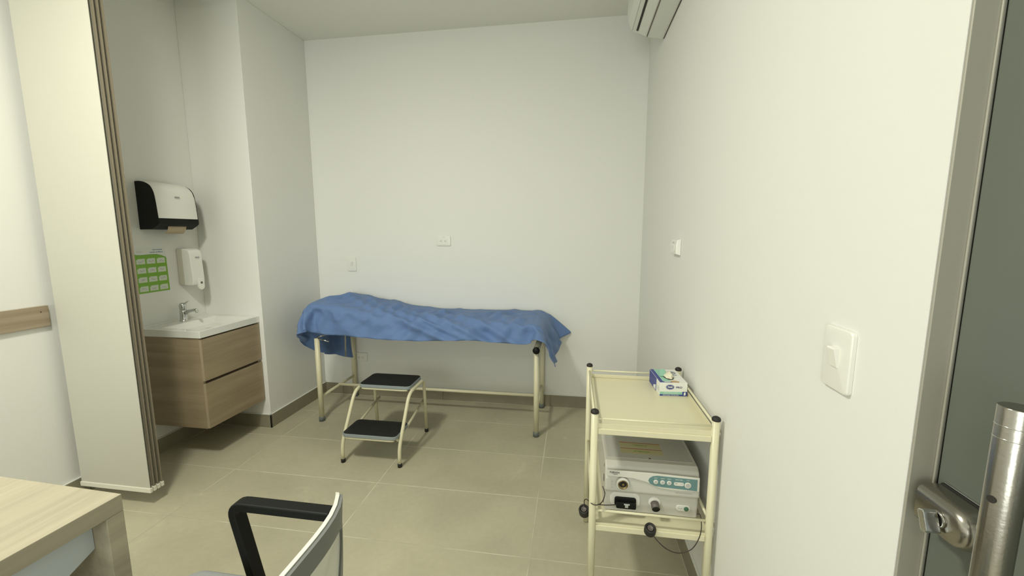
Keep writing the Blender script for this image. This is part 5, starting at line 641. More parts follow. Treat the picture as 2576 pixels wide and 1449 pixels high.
[403,423,445,465,486,506,527,547,566,586,605,623,642,656,666,684,705,724,743,763,783,804,824,845,865,886,898,907,905,904,910,932,935,945,923,907,885,879,886,880,886,895,894,880,861,858,859,856,856,842,842,847,859,865,843,830,810,808,818,821,825,821,802,794,794,802,815,816,800,791,792,803,826,814,813,796,801,791,791,796,793,805,801,793,792,795,806,814,814,804,792,792,811,829,826,817,803,805,799,806,800,813,811,819,809,793,794,782,766,748,730,711,692,674,655,636,617,598,579,561],
[399,419,441,461,481,502,523,543,564,584,604,624,644,650,667,682,702,720,741,761,782,802,823,845,864,885,896,908,907,911,915,933,941,939,928,905,887,886,877,881,902,910,898,873,859,853,858,855,858,851,848,854,857,859,844,821,811,812,815,827,825,822,804,800,798,804,813,811,797,795,794,800,820,823,804,804,803,794,798,793,792,804,798,798,795,793,797,807,813,804,792,794,802,821,826,823,811,797,802,801,812,804,813,819,810,793,794,784,767,752,733,714,696,678,659,641,622,603,585,567],
[395,415,436,457,477,498,519,539,560,581,601,622,642,662,663,681,699,719,740,760,781,801,822,843,865,880,901,907,907,916,925,919,923,913,910,907,888,879,885,881,898,897,891,872,858,851,847,854,852,853,855,855,850,846,827,828,817,822,822,813,820,809,809,801,807,806,808,800,791,792,795,795,810,816,805,793,801,800,792,798,792,801,798,800,798,792,798,797,807,802,793,801,796,815,813,814,798,805,807,809,799,797,801,813,806,794,795,780,770,752,734,715,697,679,662,644,627,609,591,573],
[389,410,431,452,472,493,514,535,555,576,597,618,639,660,680,677,697,718,738,759,780,800,821,842,864,885,894,906,908,921,923,910,902,899,900,901,894,879,879,886,886,875,874,875,864,851,852,843,845,853,852,850,836,836,822,830,825,813,818,806,814,804,799,807,811,810,799,793,793,791,796,791,797,807,802,791,791,797,792,792,797,792,801,799,792,796,792,800,801,793,798,793,793,801,811,799,802,797,796,802,794,798,795,807,798,802,790,788,769,754,736,718,700,683,665,647,630,613,595,578],
[384,404,425,446,467,488,509,530,551,572,593,614,635,656,677,698,698,718,738,758,779,800,820,841,862,883,899,905,908,914,915,904,899,893,897,887,883,879,885,874,869,865,870,866,854,857,854,844,843,850,843,842,828,821,827,816,811,809,811,804,802,808,797,799,806,799,801,794,790,791,787,790,792,797,796,789,789,790,791,789,788,791,791,789,791,789,791,791,791,793,791,793,794,799,800,800,797,793,792,791,792,791,793,798,800,798,796,783,772,755,738,720,703,686,669,651,634,617,599,582],
[378,399,420,441,462,483,504,525,546,567,588,609,631,652,673,693,709,717,737,758,779,800,820,841,862,878,897,905,909,914,910,902,894,889,886,886,884,884,882,876,868,863,860,855,853,850,849,845,848,846,843,836,828,822,815,812,811,806,803,804,802,800,798,801,800,798,794,793,791,788,789,792,795,795,794,790,789,789,789,790,790,789,791,791,791,790,789,791,789,789,792,791,792,797,800,799,796,792,791,793,793,791,795,796,802,798,790,786,774,757,740,723,706,690,673,656,639,622,605,588],
[372,393,414,436,457,478,499,520,541,563,584,605,626,648,669,687,706,713,735,755,777,797,818,839,860,881,892,904,912,910,907,899,894,893,888,887,886,886,883,874,868,863,858,858,852,848,848,849,848,846,839,834,828,822,816,812,809,807,804,804,801,800,801,800,798,797,794,791,789,791,790,792,791,794,797,791,792,788,789,792,791,791,792,791,789,792,792,791,791,790,792,792,791,796,799,799,799,795,792,792,794,793,791,797,801,800,790,784,775,758,742,725,709,693,676,660,644,627,611,595],
[367,388,409,430,451,473,494,515,537,558,579,600,622,643,664,678,696,716,730,752,772,792,813,834,856,878,890,906,907,908,905,898,894,890,888,888,889,886,878,871,868,864,859,855,853,851,852,849,847,845,837,832,823,822,816,811,811,806,805,803,802,801,804,802,797,793,791,789,789,790,789,789,791,796,794,793,788,792,789,790,792,791,789,790,791,789,789,793,789,790,790,792,794,793,798,801,798,794,792,793,791,791,792,794,801,800,799,793,774,760,744,728,712,696,681,665,649,633,617,601],
[360,382,403,425,446,467,489,510,532,553,574,596,617,639,660,672,688,706,726,748,767,788,809,831,852,875,891,907,911,907,903,899,897,891,890,893,890,885,877,870,869,863,860,858,855,851,850,852,849,846,839,831,826,820,817,813,810,808,805,805,800,805,804,802,797,794,792,791,788,789,790,790,793,796,794,794,789,791,789,790,788,790,789,789,792,791,790,790,790,791,790,793,791,796,796,801,797,795,792,794,792,791,795,795,798,800,798,794,774,761,746,731,716,700,685,670,654,639,624,608],
[354,376,397,419,440,461,483,505,527,548,569,591,613,634,656,671,691,712,724,744,763,784,806,828,849,869,888,903,902,907,902,899,896,894,891,892,891,885,876,872,868,864,860,857,852,851,852,853,848,843,837,831,825,819,817,812,811,806,805,805,801,805,803,802,798,792,791,793,792,791,789,789,790,795,795,793,791,789,789,791,790,791,791,789,792,792,790,789,792,792,792,792,794,793,799,801,798,796,791,794,793,792,791,793,800,799,796,789,778,763,748,733,719,705,690,675,660,646,631,616],
[348,369,391,412,434,456,478,499,521,542,564,586,608,629,651,673,694,715,734,749,765,783,802,822,841,859,880,889,909,905,906,899,897,892,894,891,892,884,875,872,865,862,861,857,855,851,855,855,847,845,836,828,824,818,815,811,811,807,807,804,805,804,803,798,794,794,790,791,789,791,790,791,792,796,797,792,790,791,789,789,789,791,792,792,789,792,790,791,790,792,792,792,793,794,796,802,801,796,793,793,792,793,791,796,799,798,795,782,774,765,751,737,723,709,695,681,666,652,638,624],
]

# ================================================================ EXAM BED
BX0, BX1, BYN, BYF = -1.862, -.240, 2.668, 3.148
t = thing('exam_bed', ((BX0+BX1)/2, (BYN+BYF)/2, 0), 'cream steel examination bed against the back wall', 'bed')
for x in (BX0, BX1):
    for y in (BYN, BYF):
        lg = MB().tube([(x, y, .012), (x, y, .640)], .0185, 20).build('leg', 'cream', t)
        lab(MB().lathe([(.0215, 0), (.0215, .030), (.0195, .034), (.0001, .034)], (x, y, 0.0002), Z, 20).build('foot_cap', 'grey_rubber', lg), 'grey rubber foot cap')
    MB().tube([(x, BYN, .188), (x, BYF, .188)], .0105, 12).build('side_stretcher', 'cream', t)
MB().tube([(BX0, 2.91, .196), (BX1, 2.91, .196)], .0115, 12).build('long_stretcher', 'cream', t)
for x in (BX0, BX1):
    e_ = MB().tube([(x, 2.668, .712), (x, 3.148, .712)], .012, 16).build('end_tube', 'cream', t)
    if x == BX1: lab(MB().lathe([(.0235, 0), (.0245, .008), (.022, .014), (.0001, .0165)], (x, 2.6445, .622), NY_, 22).build('end_cap', 'black', e_), 'round black end cap')
MB().tube([(BX1, 2.65, .622), (BX1, 3.165, .622)], .0215, 20).build('cross_tube', 'cream', t)
for y in (2.672, 3.150): box(BX0, BX1, y-.012, y+.012, .682, .699).build('frame_rail', 'cream', t, bevel=.002)
# upholstery: flat part and raised head part
MB().prism([(-1.17, .700), (-.215, .700), (-.215, .772), (-1.17, .772)], (0, 2.665, 0), X, Z, Y, .485).build('mattress', 'mattress', t, bevel=.012, seg=3)
MB().prism([(-1.18, .702), (-1.18, .774), (-1.895, .872), (-1.905, .802)], (0, 2.665, 0), X, Z, Y, .485).build('head_rest', 'mattress', t, bevel=.012, seg=3)
MB().tube([(-1.80, 2.95, .80), (-1.806, 2.95, .74), (-1.812, 2.95, .415)], .0062, 12).build('support_rod', 'chrome', t)
MB().tube([(BX0+.012, 2.662, .650), (BX0+.06, 2.70, .662)], .0045, 10).build('lock_lever', 'chrome', t)
MB().tube([(BX0+.016, 2.660, .638), (BX0+.104, 2.652, .622)], [.0045, .0035], 10).build('lock_lever', 'chrome', t)

# ================================================================ BLUE SHEET (draped grid of points)
NXs, NYs = SHEET_N
vs = [(a/1000, b/1000, c/1000) for ra, rb, rc_ in zip(SHEET_X, SHEET_Y, SHEET_Z) for a, b, c in zip(ra, rb, rc_)]
fs = [(j*NXs+i, j*NXs+i+1, (j+1)*NXs+i+1, (j+1)*NXs+i) for j in range(NYs-1) for i in range(NXs-1)]
sh = MB().add(vs, fs, True).build('bed_sheet', 'sheet')
tag(sh, 'crumpled blue disposable sheet draped over the exam bed', 'sheet')
m_ = sh.modifiers.new('s', 'SUBSURF'); m_.levels = 1; m_.render_levels = 1
m_ = sh.modifiers.new('t', 'SOLIDIFY'); m_.thickness = .0008; m_.offset = 1

# ================================================================ TWO-STEP STOOL
t = thing('step_stool', (-1.20, 2.40, 0), 'two-step cream metal stool with black treads in front of the bed', 'step stool')
def xr(side, y): return (-1.392+.004 if side < 0 else -1.020)+0*y
for side, xa in ((-1, -1.390), (1, -1.020)):
    path = arc([(xa, 2.170, .012), (xa, 2.170, .120), (xa, 2.345, .395), (xa, 2.600, .395), (xa, 2.622, .012)], .055, 7)
    # front leg rises, leans back up the slope, runs along under the top tread and comes down behind
    fr = MB().tube(path, .0108, 14).build('side_frame', 'cream', t)
    for y in (2.170, 2.622):
        lab(MB().lathe([(.0135, 0), (.0135, .020), (.0118, .023), (.0001, .023)], (xa, y, 0.0002), Z, 16).build('foot_cap', 'black_soft', fr), 'black rubber foot cap')
    MB().tube([(xa-.018*side, 2.19, .158), (xa-.018*side, 2.30, .170), (xa-.018*side, 2.634, .232)], .0085, 12).build('side_rail', 'cream', t)
def tread(nm, y0, y1, z, xa, xb):
    cx, cy = (xa+xb)/2, (y0+y1)/2
    tr = MB().prism(rounded(xb-xa, y1-y0, .030, 6, cx, cy), (0, 0, z-.020), X, Y, Z, .020).build(nm, 'grey_trim', t, bevel=.002)
    pad = MB().prism(rounded(xb-xa-.008, y1-y0-.008, .028, 6, cx, cy), (0, 0, z), X, Y, Z, .0025).build('rubber_pad', 'rubber_tread', tr, bevel=.0008)
    mb = MB(); k = cy-(y1-y0)/2+.018; stp = .013
    while k < y1-.016:
        mb.box(xa+.024, xb-.024, k-.0035, k+.0035, z+.0024, z+.0038); k += stp
    r_ = mb.build('rubber_ribs', 'rubber_tread', tr); r_['kind'] = 'stuff'
    MB().tube(arc([(xa+.02, y0+.012, z-.026), (xa+.045, y0+.012, z-.029), (xb-.045, y0+.012, z-.029), (xb-.02, y0+.012, z-.026)], .02, 4), .0078, 12).build('cross_tube', 'cream', t)
    return tr
tread('tread', 2.148, 2.348, .197, -1.382, -1.028)
tread('tread', 2.372, 2.590, .425, -1.382, -1.028)

# ================================================================ STEEL TROLLEY
PX0, PX1, PY0, PY1, PZ = .0805, .4735, 1.360, 1.862, .788
t = thing('instrument_trolley', ((PX0+PX1)/2, (PY0+PY1)/2, 0), 'cream two-shelf steel trolley beside the right wall', 'trolley')
for x in (PX0, PX1):
    for y in (PY0, PY1):
        ps = MB().tube([(x, y, .004), (x, y, PZ)], .0128, 20).build('post', 'cream', t)
        lab(MB().lathe([(.0140, 0), (.0143, .004), (.0125, .0095), (.007, .0130), (.0001, .014)], (x, y, PZ), Z, 20).build('post_cap', 'black_soft', ps), 'domed black post cap')
def shelf(zt, lip, edge):
    """zt tray surface"""
    sh = thing_part = box(PX0, PX1, PY0+.004, PY1-.004, zt-.0018, zt).build('shelf', 'cream_shelf', t)
    # turned-up lip, turned-down apron
    for (a, b, c, d) in ((PX0+.012, PX1-.012, PY0-.002, PY0+.0005), (PX0+.012, PX1-.012, PY1-.0005, PY1+.002)):
        box(a, b, c, d, zt-.001, zt+lip).build('shelf_lip', 'cream_shelf', sh, bevel=.0006)
        s_ = 1 if c > 1.5 else -1
        box(a, b, min(c, c+s_*.005), max(d, d+s_*.005), zt-edge, zt-.001).build('shelf_apron', 'cream_shelf', sh, bevel=.0025)
    for (a, b) in ((PX0-.002, PX0+.0005), (PX1-.0005, PX1+.002)):
        box(a, b, PY0+.012, PY1-.012, zt-edge, zt+lip).build('shelf_side', 'cream_shelf', sh, bevel=.0006)
    return sh
shelf(.735, .016, .022)
shelf(.372, .006, .022)
for z, r_ in ((.768, .0035), (.425, .0045)):
    MB().tube([(PX0, PY0, z), (PX1, PY0, z)], r_, 10).build('guard_rail', 'cream', t)
    MB().tube([(PX0, PY1, z), (PX1, PY1, z)], r_, 10).build('guard_rail', 'cream', t)
    for x in (PX0, PX1): MB().tube([(x, PY0, z), (x, PY1, z)], r_+.001, 10).build('guard_rail', 'cream', t)

# ================================================================ ENDOSCOPY PROCESSOR on the lower shelf
QX0, QX1, QF, QB = .126, .452, 1.402, 1.835
t = thing('endoscopy_processor', ((QX0+QX1)/2, 1.62, .372), 'warm grey medical video processor on the trolley\'s lower shelf', 'medical device')
ZB, ZT = .386, .573
poly = [(QB, ZB), (QF+.018, ZB), (QF+.014, .466), (QF+.002, .476), (QF+.004, .520), (QF+.020, .560), (QF+.040, ZT), (QB, ZT)]
bd = MB().prism(poly, (QX0, 0, 0), Y, Z, X, QX1-QX0).build('casing', 'device', t, bevel=.006, seg=3)
MB().prism([(QX0+.012, QF+.060), (QX1-.012, QF+.060), (QX1-.012, QB-.01), (QX0+.012, QB-.01)], (0, 0, ZT), X, Y, Z, .0012).build('top_cover', 'device_top', t)
for x in (QX0+.04, QX1-.04):
    for y in (QF+.06, QB-.04): MB().lathe([(.012, 0), (.012, .0145)], (x, y, .3722), Z, 14).build('rubber_foot', 'black_soft', t)
# slanted control face: origin and axes
n_ = Vector((0, -.995, .10)).normalized(); up_ = Vector((0, .0454, .999)).normalized()
def fp(x, z, d=0): # point on the upper front face
    y = QF+.002+(z-.476)*.0454 if z < .52 else QF+.004+(z-.52)*.40
    return Vector((x, y-d, z))
upm = Vector((0, .20, .98)).normalized()
# glossy upper fascia wave
wv = [(QX0+.004, .557), (.300, .557), (.448, .553), (.448, .502), (.37, .499), (.315, .503), (.27, .522), (.22, .532), (QX0+.004, .533)]
MB().prism(wv, (0, QF-.0016+.0, 0), X, Z, Y, .006).build('upper_fascia', 'device_light', t, bevel=.002)
FY = QF-.0016
tp = [(.448-.008, .547), (.305, .550), (.290, .547), (.279, .539), (.275, .529), (.281, .519), (.296, .512), (.32, .509), (.440, .505)]
MB().prism(tp, (0, FY-.0012, 0), X, Z, Y, .002).build('control_panel', 'teal', t)
cp = FY-.0012
for x, r_ in ((.3005, .0082), (.3235, .0082), (.346, .0082)):
    bt2 = MB().lathe([(r_, 0), (r_, .0014), (r_*.92, .0018), (.0001, .0018)], (x, cp, .5275), NY_, 20).build('round_button', 'device_light', t)
    MB().lathe([(r_*.6, 0), (r_*.6, .0003)], (x, cp-.0018, .5275), NY_, 16).build('button_mark', 'light_print', bt2)
MB().prism(rounded(.034, .0125, .006, 5, .3785, .5265), (0, cp-.0016, 0), X, Z, Y, .0018).build('rocker_button', 'device_light', t)
for x, a, b in ((.369, 1, 1), (.388, 1, -1)):
    MB().prism([(x-.004, .5275+.0015*a*b), (x, .5275-.0018*a*b), (x+.004, .5275+.0015*a*b), (x+.004, .5288+.0018*a*b), (x, .5288-.0012*a*b), (x-.004, .5288+.0018*a*b)], (0, cp-.0019, 0), X, Z, Y, .0004).build('arrow_mark', 'grey_print', t)
b3 = MB().lathe([(.0112, 0), (.0112, .0014), (.0098, .0018), (.0001, .0018)], (.4085, cp, .524), NY_, 22).build('round_button', 'device_light', t)
MB().lathe([(.0076, 0), (.0076, .0006)], (.4085, cp-.0018, .524), NY_, 18).build('button_mark', 'light_print', b3)
for x, s in ((.3005, 'LIGHT'), (.3235, 'REPEAT'), (.346, 'FREEZE'), (.3785, 'BRIGHTNESS'), (.4085, 'LAMP')):
    text('lettering', s, .0042, (x, cp-.0002, .5415), X, Z, 'white_print', t)
text('lettering', 'FUJINON', .0085, (.158, FY-.0005, .5490), X, Z, 'grey_print', t, bold=.0005)
text('lettering', 'FUJIFILM', .0040, (.161, FY-.0005, .5425), X, Z, 'grey_print', t, bold=.0001)
text('lettering', 'ELECTRONIC ENDOSCOPE PROCESSOR', .0052, (.398, QF-.0008, .490), X, Z, 'light_print', t, stretch=.62)
# light-guide socket
sx, sz = .188, .507
MB().lathe([(.0245, 0), (.0235, .007), (.0195, .011), (.0180, .011), (.0175, .001), (.0001, .001)], (sx, QF+.003, sz), NY_, 30).build('socket_collar', 'device_light', t)
sk = MB().lathe([(.0172, 0), (.0172, .0108), (.0145, .0108), (.0138, .002), (.0001, .002)], (sx, QF+.002, sz), NY_, 28).build('light_guide_socket', 'brass', t)
MB().lathe([(.0136, 0), (.0136, .0005)], (sx, QF-.0002, sz), NY_, 24).build('socket_recess', 'dark', sk)
MB().lathe([(.0045, 0), (.0045, .004)], (sx+.001, QF-.0005, sz-.001), NY_, 12).build('socket_pin', 'brass', sk)
text('lettering', 'A', .008, (.150, QF-.0005, .490), X, Z, 'light_print', t)
MB().prism([(0, 0), (.006, 0), (.003, -.006)], (.147, QF-.0004, .513), X, Z, Y, .0005).build('triangle_mark', 'light_print', t)
text('lettering', '+', .008, (.150, QF-.0005, .501), X, Z, 'light_print', t)
# lower face: cable connector bay, scope socket, power button
LF = QF+.0155
MB().prism(rounded(.106, .052, .018, 6, .199, .438), (0, LF-.004, 0), X, Z, Y, .008).build('connector_surround', 'device_light', t, bevel=.002)
cb = lab(MB().prism(rounded(.076, .034, .008, 4, .200, .432), (0, LF-.010, 0), X, Z, Y, .012).build('connector_cover', 'black', t, bevel=.002), 'black connector cover')
MB().prism(rounded(.070, .024, .005, 4, .202, .424), (0, LF-.020, 0), X, Z, Y, .011).build('cover_clip', 'black', cb, bevel=.002)
MB().prism([(-.010, 0), (.010, 0), (.010, -.005), (.005, -.005), (.005, -.015), (-.006, -.015), (-.006, -.005), (-.010, -.005)], (.204, LF-.0212, .433), X, Z, Y, .0015).build('latch', 'light_print', cb)
MB().lathe([(.022, 0), (.0215, .004), (.018, .006), (.0001, .006)], (.303, LF+.001, .437), NY_, 28).build('socket_collar', 'device_light', t)
kb = MB().tube([(.303, LF-.004, .435), (.3045, LF-.026, .427)], [.0145, .0142], 22).build('video_plug', 'grey_knob', t)
MB().lathe([(.0128, 0), (.0128, .0012), (.010, .0012), (.0095, .0002), (.0001, .0002)], (.3045, LF-.026, .4268), (.06, -.94, -.34), 20).build('plug_cap', 'black', kb)
MB().prism(rounded(.048, .022, .010, 6, .402, .424), (0, LF-.003, 0), X, Z, Y, .006).build('button_surround', 'device_light', t, bevel=.0015)
gb = lab(MB().lathe([(.0082, 0), (.0082, .0022), (.007, .003), (.0001, .003)], (.412, LF-.003, .4235), NY_, 20).build('power_button', 'green_button', t), 'round green power button')
text('lettering', 'POWER', .0045, (.392, LF-.0034, .4235), X, Z, 'light_print', t)
# stickers on top, screw, side vents
for k, yy in enumerate((1.560, 1.515)):
    st = lab(MB().prism([(.190, yy-.0195), (.345, yy-.0195), (.345, yy+.0195), (.190, yy+.0195)], (0, 0, ZT+.0012), X, Y, Z, .0004).build('warning_sticker', 'yellow', t), 'yellow and orange warning sticker')
    MB().prism([(.190, yy+.013), (.345, yy+.013), (.345, yy+.0195), (.190, yy+.0195)], (0, 0, ZT+.0016), X, Y, Z, .0002).build('orange_stripe', 'orange', st)
    text('lettering', ('ATTENTION', 'WARNING')[k == 0], .011, (.268, yy-.003, ZT+.0018), X, Y, 'green_dark', st)
MB().lathe([(.0042, 0), (.0042, .001)], (.290, QF+.066, ZT+.0012), Z, 12).build('screw', 'grey_knob', t)
MB().prism(rounded(.012, .028, .005, 4, QF+.05, .495), (QX0-.0012, 0, 0), Y, Z, X, .002).build('side_latch', 'black', t)
MB().prism(rounded(.006, .010, .002, 3, QF+.045, .548), (QX0-.0012, 0, 0), Y, Z, X, .002).build('side_screw', 'grey_knob', t)
MB().lathe([(.004, 0), (.004, .002)], (QX0-.0002, QF+.035, .408), NX, 12).build('cord_anchor', 'grey_print', t)
# hanging caps on cords
def cap(name, c, label, path, lean):
    t = thing(name, c, label, 'cap', 'black connector caps hanging on cords from the trolley')
    c = Vector(c); ax = Vector(lean).normalized()
    MB().lathe([(.0001, 0), (.0175, 0), (.0195, .004), (.0195, .024), (.0175, .030), (.0135, .031), (.0125, .026), (.0001, .026)], c-ax*.014, ax, 26).build('cap_body', 'black_soft', t)
    MB().lathe([(.0100, 0), (.0100, .002), (.0075, .002), (.007, .0005), (.0001, .0005)], c+ax*.0125, ax, 20).build('cap_ring', 'grey_knob', t)
    MB().tube(path, .0016, 8).build('cord', 'cord', t)
def smooth(pts, n=8):
    P = [Vector(p) for p in pts]; out = []
    for i in range(len(P)-1):
        a, b, c, d = P[max(i-1, 0)], P[i], P[i+1], P[min(i+2, len(P)-1)]
        for k in range(n):
            s = k/n; out.append(.5*((2*b)+(c-a)*s+(2*a-5*b+4*c-d)*s*s+(3*b-a-3*c+d)*s**3))
    out.append(P[-1]); return out
cap('connector_cap', (.2745, 1.330, .391), 'black connector cap hanging in the middle of the lower shelf edge',
    smooth([(.282, 1.334, .377), (.300, 1.338, .350), (.335, 1.340, .318), (.375, 1.340, .308), (.415, 1.342, .325), (.438, 1.345, .365), (.446, 1.350, .405), (.448, 1.372, .432), (.449, 1.40, .420), (.4525, 1.425, .400)]), (0, -.42, .91))
cap('connector_cap', (.0535, 1.392, .392), 'black connector cap hanging outside the trolley\'s front left post',
    smooth([(.056, 1.392, .408), (.052, 1.385, .436), (.060, 1.375, .452), (.080, 1.343, .4575), (.098, 1.346, .455), (.115, 1.370, .452), (.126, 1.405, .458), (.1205, 1.437, .468)]), (-.12, -.40, .91))
MB().tube(smooth([(.098, 1.3445, .4585), (.112, 1.352, .452), (.140, 1.372, .440), (.168, 1.393, .430)]), .0016, 8).build('cord', 'cord', bpy.data.objects['connector_cap.001'])

# ================================================================ GLOVE BOX on the trolley
GO = Vector((.3585, 1.6795, .7352)); ga = math.radians(4.0)
a_, b_ = Vector((math.cos(ga), math.sin(ga), 0)), Vector((-math.sin(ga), math.cos(ga), 0)); GW, GD, GH = .110, .166, .0575
t = thing('glove_box', GO, 'blue, white and mint box of disposable gloves on the trolley top', 'box')
bx = MB().prism([(0, 0), (GW, 0), (GW, GD), (0, GD)], GO, a_, b_, Z, GH).build('carton', 'card', t, bevel=.0008)
fr_ = -b_; 
def fpoly(poly, m, d=.0003, nm='printed_band'): return MB().prism(poly, GO+fr_*d, a_, Z, fr_, .00025).build(nm, m, t)
fpoly([(.0005, .001), (GW-.0005, .001), (GW-.0005, .020), (GW-.019, .020), (GW-.019, .0075), (.0005, .0075)], 'navy', .0001)
fpoly([(.0005, .0077), (GW-.0192, .0077), (GW-.0192, .0185), (.0005, .0185)], 'mint', .0001)
fpoly(ellipse(.034, .022, 28, .041, .0385), 'navy', .0001, 'logo_oval')
fpoly(ellipse(.0315, .0195, 28, .041, .0385), 'card', .00035, 'logo_oval')
fpoly(ellipse(.0295, .0175, 28, .041, .0385), 'navy', .0006, 'logo_oval')
fpoly(rounded(.0215, .0095, .002, 3, .041, .0385), 'slate', .00085, 'logo_panel')
text('lettering', 'TASK', .0088, GO+a_*.041+Vector((0, 0, .0385))+fr_*.0013, a_, Z, 'card', t, bold=.0003)
text('lettering', 'PRO', .0105, GO+a_*.077+Vector((0, 0, .0375))+fr_*.0004, a_, Z, 'slate', t, bold=.0003, stretch=1.25)
text('lettering', 'GUANTES DE LATEX', .0065, GO+a_*.045+Vector((0, 0, .0128))+fr_*.0006, a_, Z, 'card', t, stretch=.95)
text('lettering', 'DESECHABLES / PROTECCION', .0048, GO+a_*.045+Vector((0, 0, .0042))+fr_*.0006, a_, Z, 'card', t, stretch=1.0)
fpoly([(.0965, .0045), (.1035, .0045), (.1035, .0085), (.1055, .012), (.1045, .0125), (.1035, .0115), (.1035, .0175), (.1018, .0182), (.1005, .0178), (.0985, .0175), (.0972, .016), (.0965, .010)], 'card', .0004, 'glove_symbol')
tz = GO+Vector((0, 0, GH))
def tpoly(poly, m, d=.0001, nm='printed_top'): return MB().prism(poly, tz+Vector((0, 0, d)), a_, b_, Z, .0003).build(nm, m, t)
tpoly([(.0005, .0005), (.052, .0005), (.050, .0125), (.0150, .0135), (.0150, GD-.001), (.0005, GD-.001)], 'navy')
tpoly([(.015, .0145), (.046, .0145), (.060, .085), (.045, GD-.001), (.015, GD-.001)], 'mint', .00015)
tpoly([(.046, .0008), (.076, .0008), (.082, .013), (.066, .024), (.049, .020)], 'tan', .0004, 'hand_picture')
tpoly([(.019, .004), (.044, .004), (.044, .010), (.019, .010)], 'white_print', .0005, 'printed_panel')
tpoly(ellipse(.036, .040, 24, .080, .122), 'slate', .0003, 'logo_oval')
tpoly(ellipse(.030, .032, 24, .080, .122), 'light_print', .0006, 'logo_oval')
text('lettering', 'TASK', .010, tz+a_*.080+b_*.122+Vector((0, 0, .0010)), a_, b_, 'navy', t, bold=.0003)
text('lettering', 'PRO', .012, tz+a_*.084+b_*.092+Vector((0, 0, .0003)), a_, b_, 'slate', t, bold=.0002)
tpoly(ellipse(.040, .075, 24, .052, .068), 'dark', .0006, 'opening')
# torn flap of the opening and a glove standing out of it
vs = [tz+a_*x+b_*y+Vector((0, 0, z)) for x, y, z in ((.018, .072, .0015), (.030, .128, .006), (.050, .140, .012), (.056, .110, .010), (.045, .080, .009), (.036, .066, .004))]
vs += [v+Vector((0, 0, .0006)) for v in vs]
MB().add(vs, [(5, 4, 3, 2, 1, 0), (6, 7, 8, 9, 10, 11)]+[(i, (i+1) % 6, 6+(i+1) % 6, 6+i) for i in range(6)]).build('torn_flap', 'mint', t)
bm = bmesh.new(); bmesh.ops.create_icosphere(bm, subdivisions=3, radius=1); rr = random.Random(8)
me = bpy.data.meshes.new('glove')
for v in bm.verts:
    n0 = v.co.copy(); k = 1+.16*math.sin(n0.x*5+1)+.12*math.sin(n0.y*9)+.10*math.sin(n0.z*7+n0.x*6)
    v.co = Vector((n0.x*.017*k, n0.y*.030*k, max(n0.z, -.2)*.017*k))
    pnt = tz+a_*(.054+v.co.x)+b_*(.066+v.co.y)+Vector((0, 0, .003+v.co.z))-world_loc(t); v.co = pnt
bm.to_mesh(me); bm.free(); me.polygons.foreach_set('use_smooth', [True]*len(me.polygons)); me.materials.append(M_['latex'])
gl = bpy.data.objects.new('glove', me); COL.objects.link(gl); gl.parent = t; gl['label'] = 'pale latex glove pulled half out of the opening'
# left side of the carton
sd = -a_
def spoly(poly, m, d=.0001, nm='printed_side'): return MB().prism(poly, GO+sd*d, b_, Z, sd, .00025).build(nm, m, t)
spoly([(.052, .0005), (GD-.0005, .0005), (GD-.0005, GH-.001), (.052, GH-.001)], 'navy')
spoly([(.060, .003), (.095, .003), (.095, .014), (.060, .026)], 'card', .0004)
for z in (.018, .024, .030): spoly([(.008, z), (.040, z), (.040, z+.0018), (.008, z+.0018)], 'light_print', .0002)

# ================================================================ DESK
ang = math.radians(-2.0); pc0 = (-1.120, .790)
t = thing('desk', (-1.45, .30, 0), 'pale oak desk at the lower left with a slab leg', 'desk')
DXB = -1.82; DYB = -.75
box(DXB, -1.120, DYB, .790, .706, .750).rot(ang, pc0).build('desktop', 'wood_desk', t, bevel=.0012)
box(DXB, -1.120, .752, .790, .0005, .7055).rot(ang, pc0).build('leg', 'wood_desk', t, bevel=.0012)
box(DXB, -1.120, DYB, DYB+.038, .0005, .7055).rot(ang, pc0).build('leg', 'wood_desk', t, bevel=.0012)
mb = MB().prism([(.7515, .705), (.7515, .622), (.30, .40), (-.60, .40), (-.60, .705)], (-1.186, 0, 0), Y, Z, X, .018).rot(ang, pc0)
lab(mb.build('modesty_panel', 'modesty', t, bevel=.001), 'white panel under the desktop')

pd = box(-1.72, -1.24, -.35, .32, .06, .64).rot(ang, pc0).build('light_block_pedestal', 'wood_desk', t, bevel=.0015)  # unseen block added under the desk to keep light off the leg
for z0 in (.075, .265, .455): box(-1.239, -1.222, -.335, .305, z0, z0+.175).rot(ang, pc0).build('light_block_front', 'wood_desk', pd, bevel=.001)
box(-1.70, -1.28, -.33, .30, .0005, .06).rot(ang, pc0).build('light_block_base', 'groove', pd)

# ================================================================ OFFICE CHAIR
t = thing('office_chair', (-.78, .57, 0), 'office chair with black armrests and grey back with a white rim', 'chair')
CYc = .575
# seat
st = MB().prism(rounded(.51, .60, .05, 7, -.775, CYc), (0, 0, .430), X, Y, Z, .056).build('seat', 'chair_fabric', t, bevel=.018, seg=4)
box(-.95, -.62, CYc-.16, CYc+.16, .385, .424).build('seat_plate', 'black', t, bevel=.006)
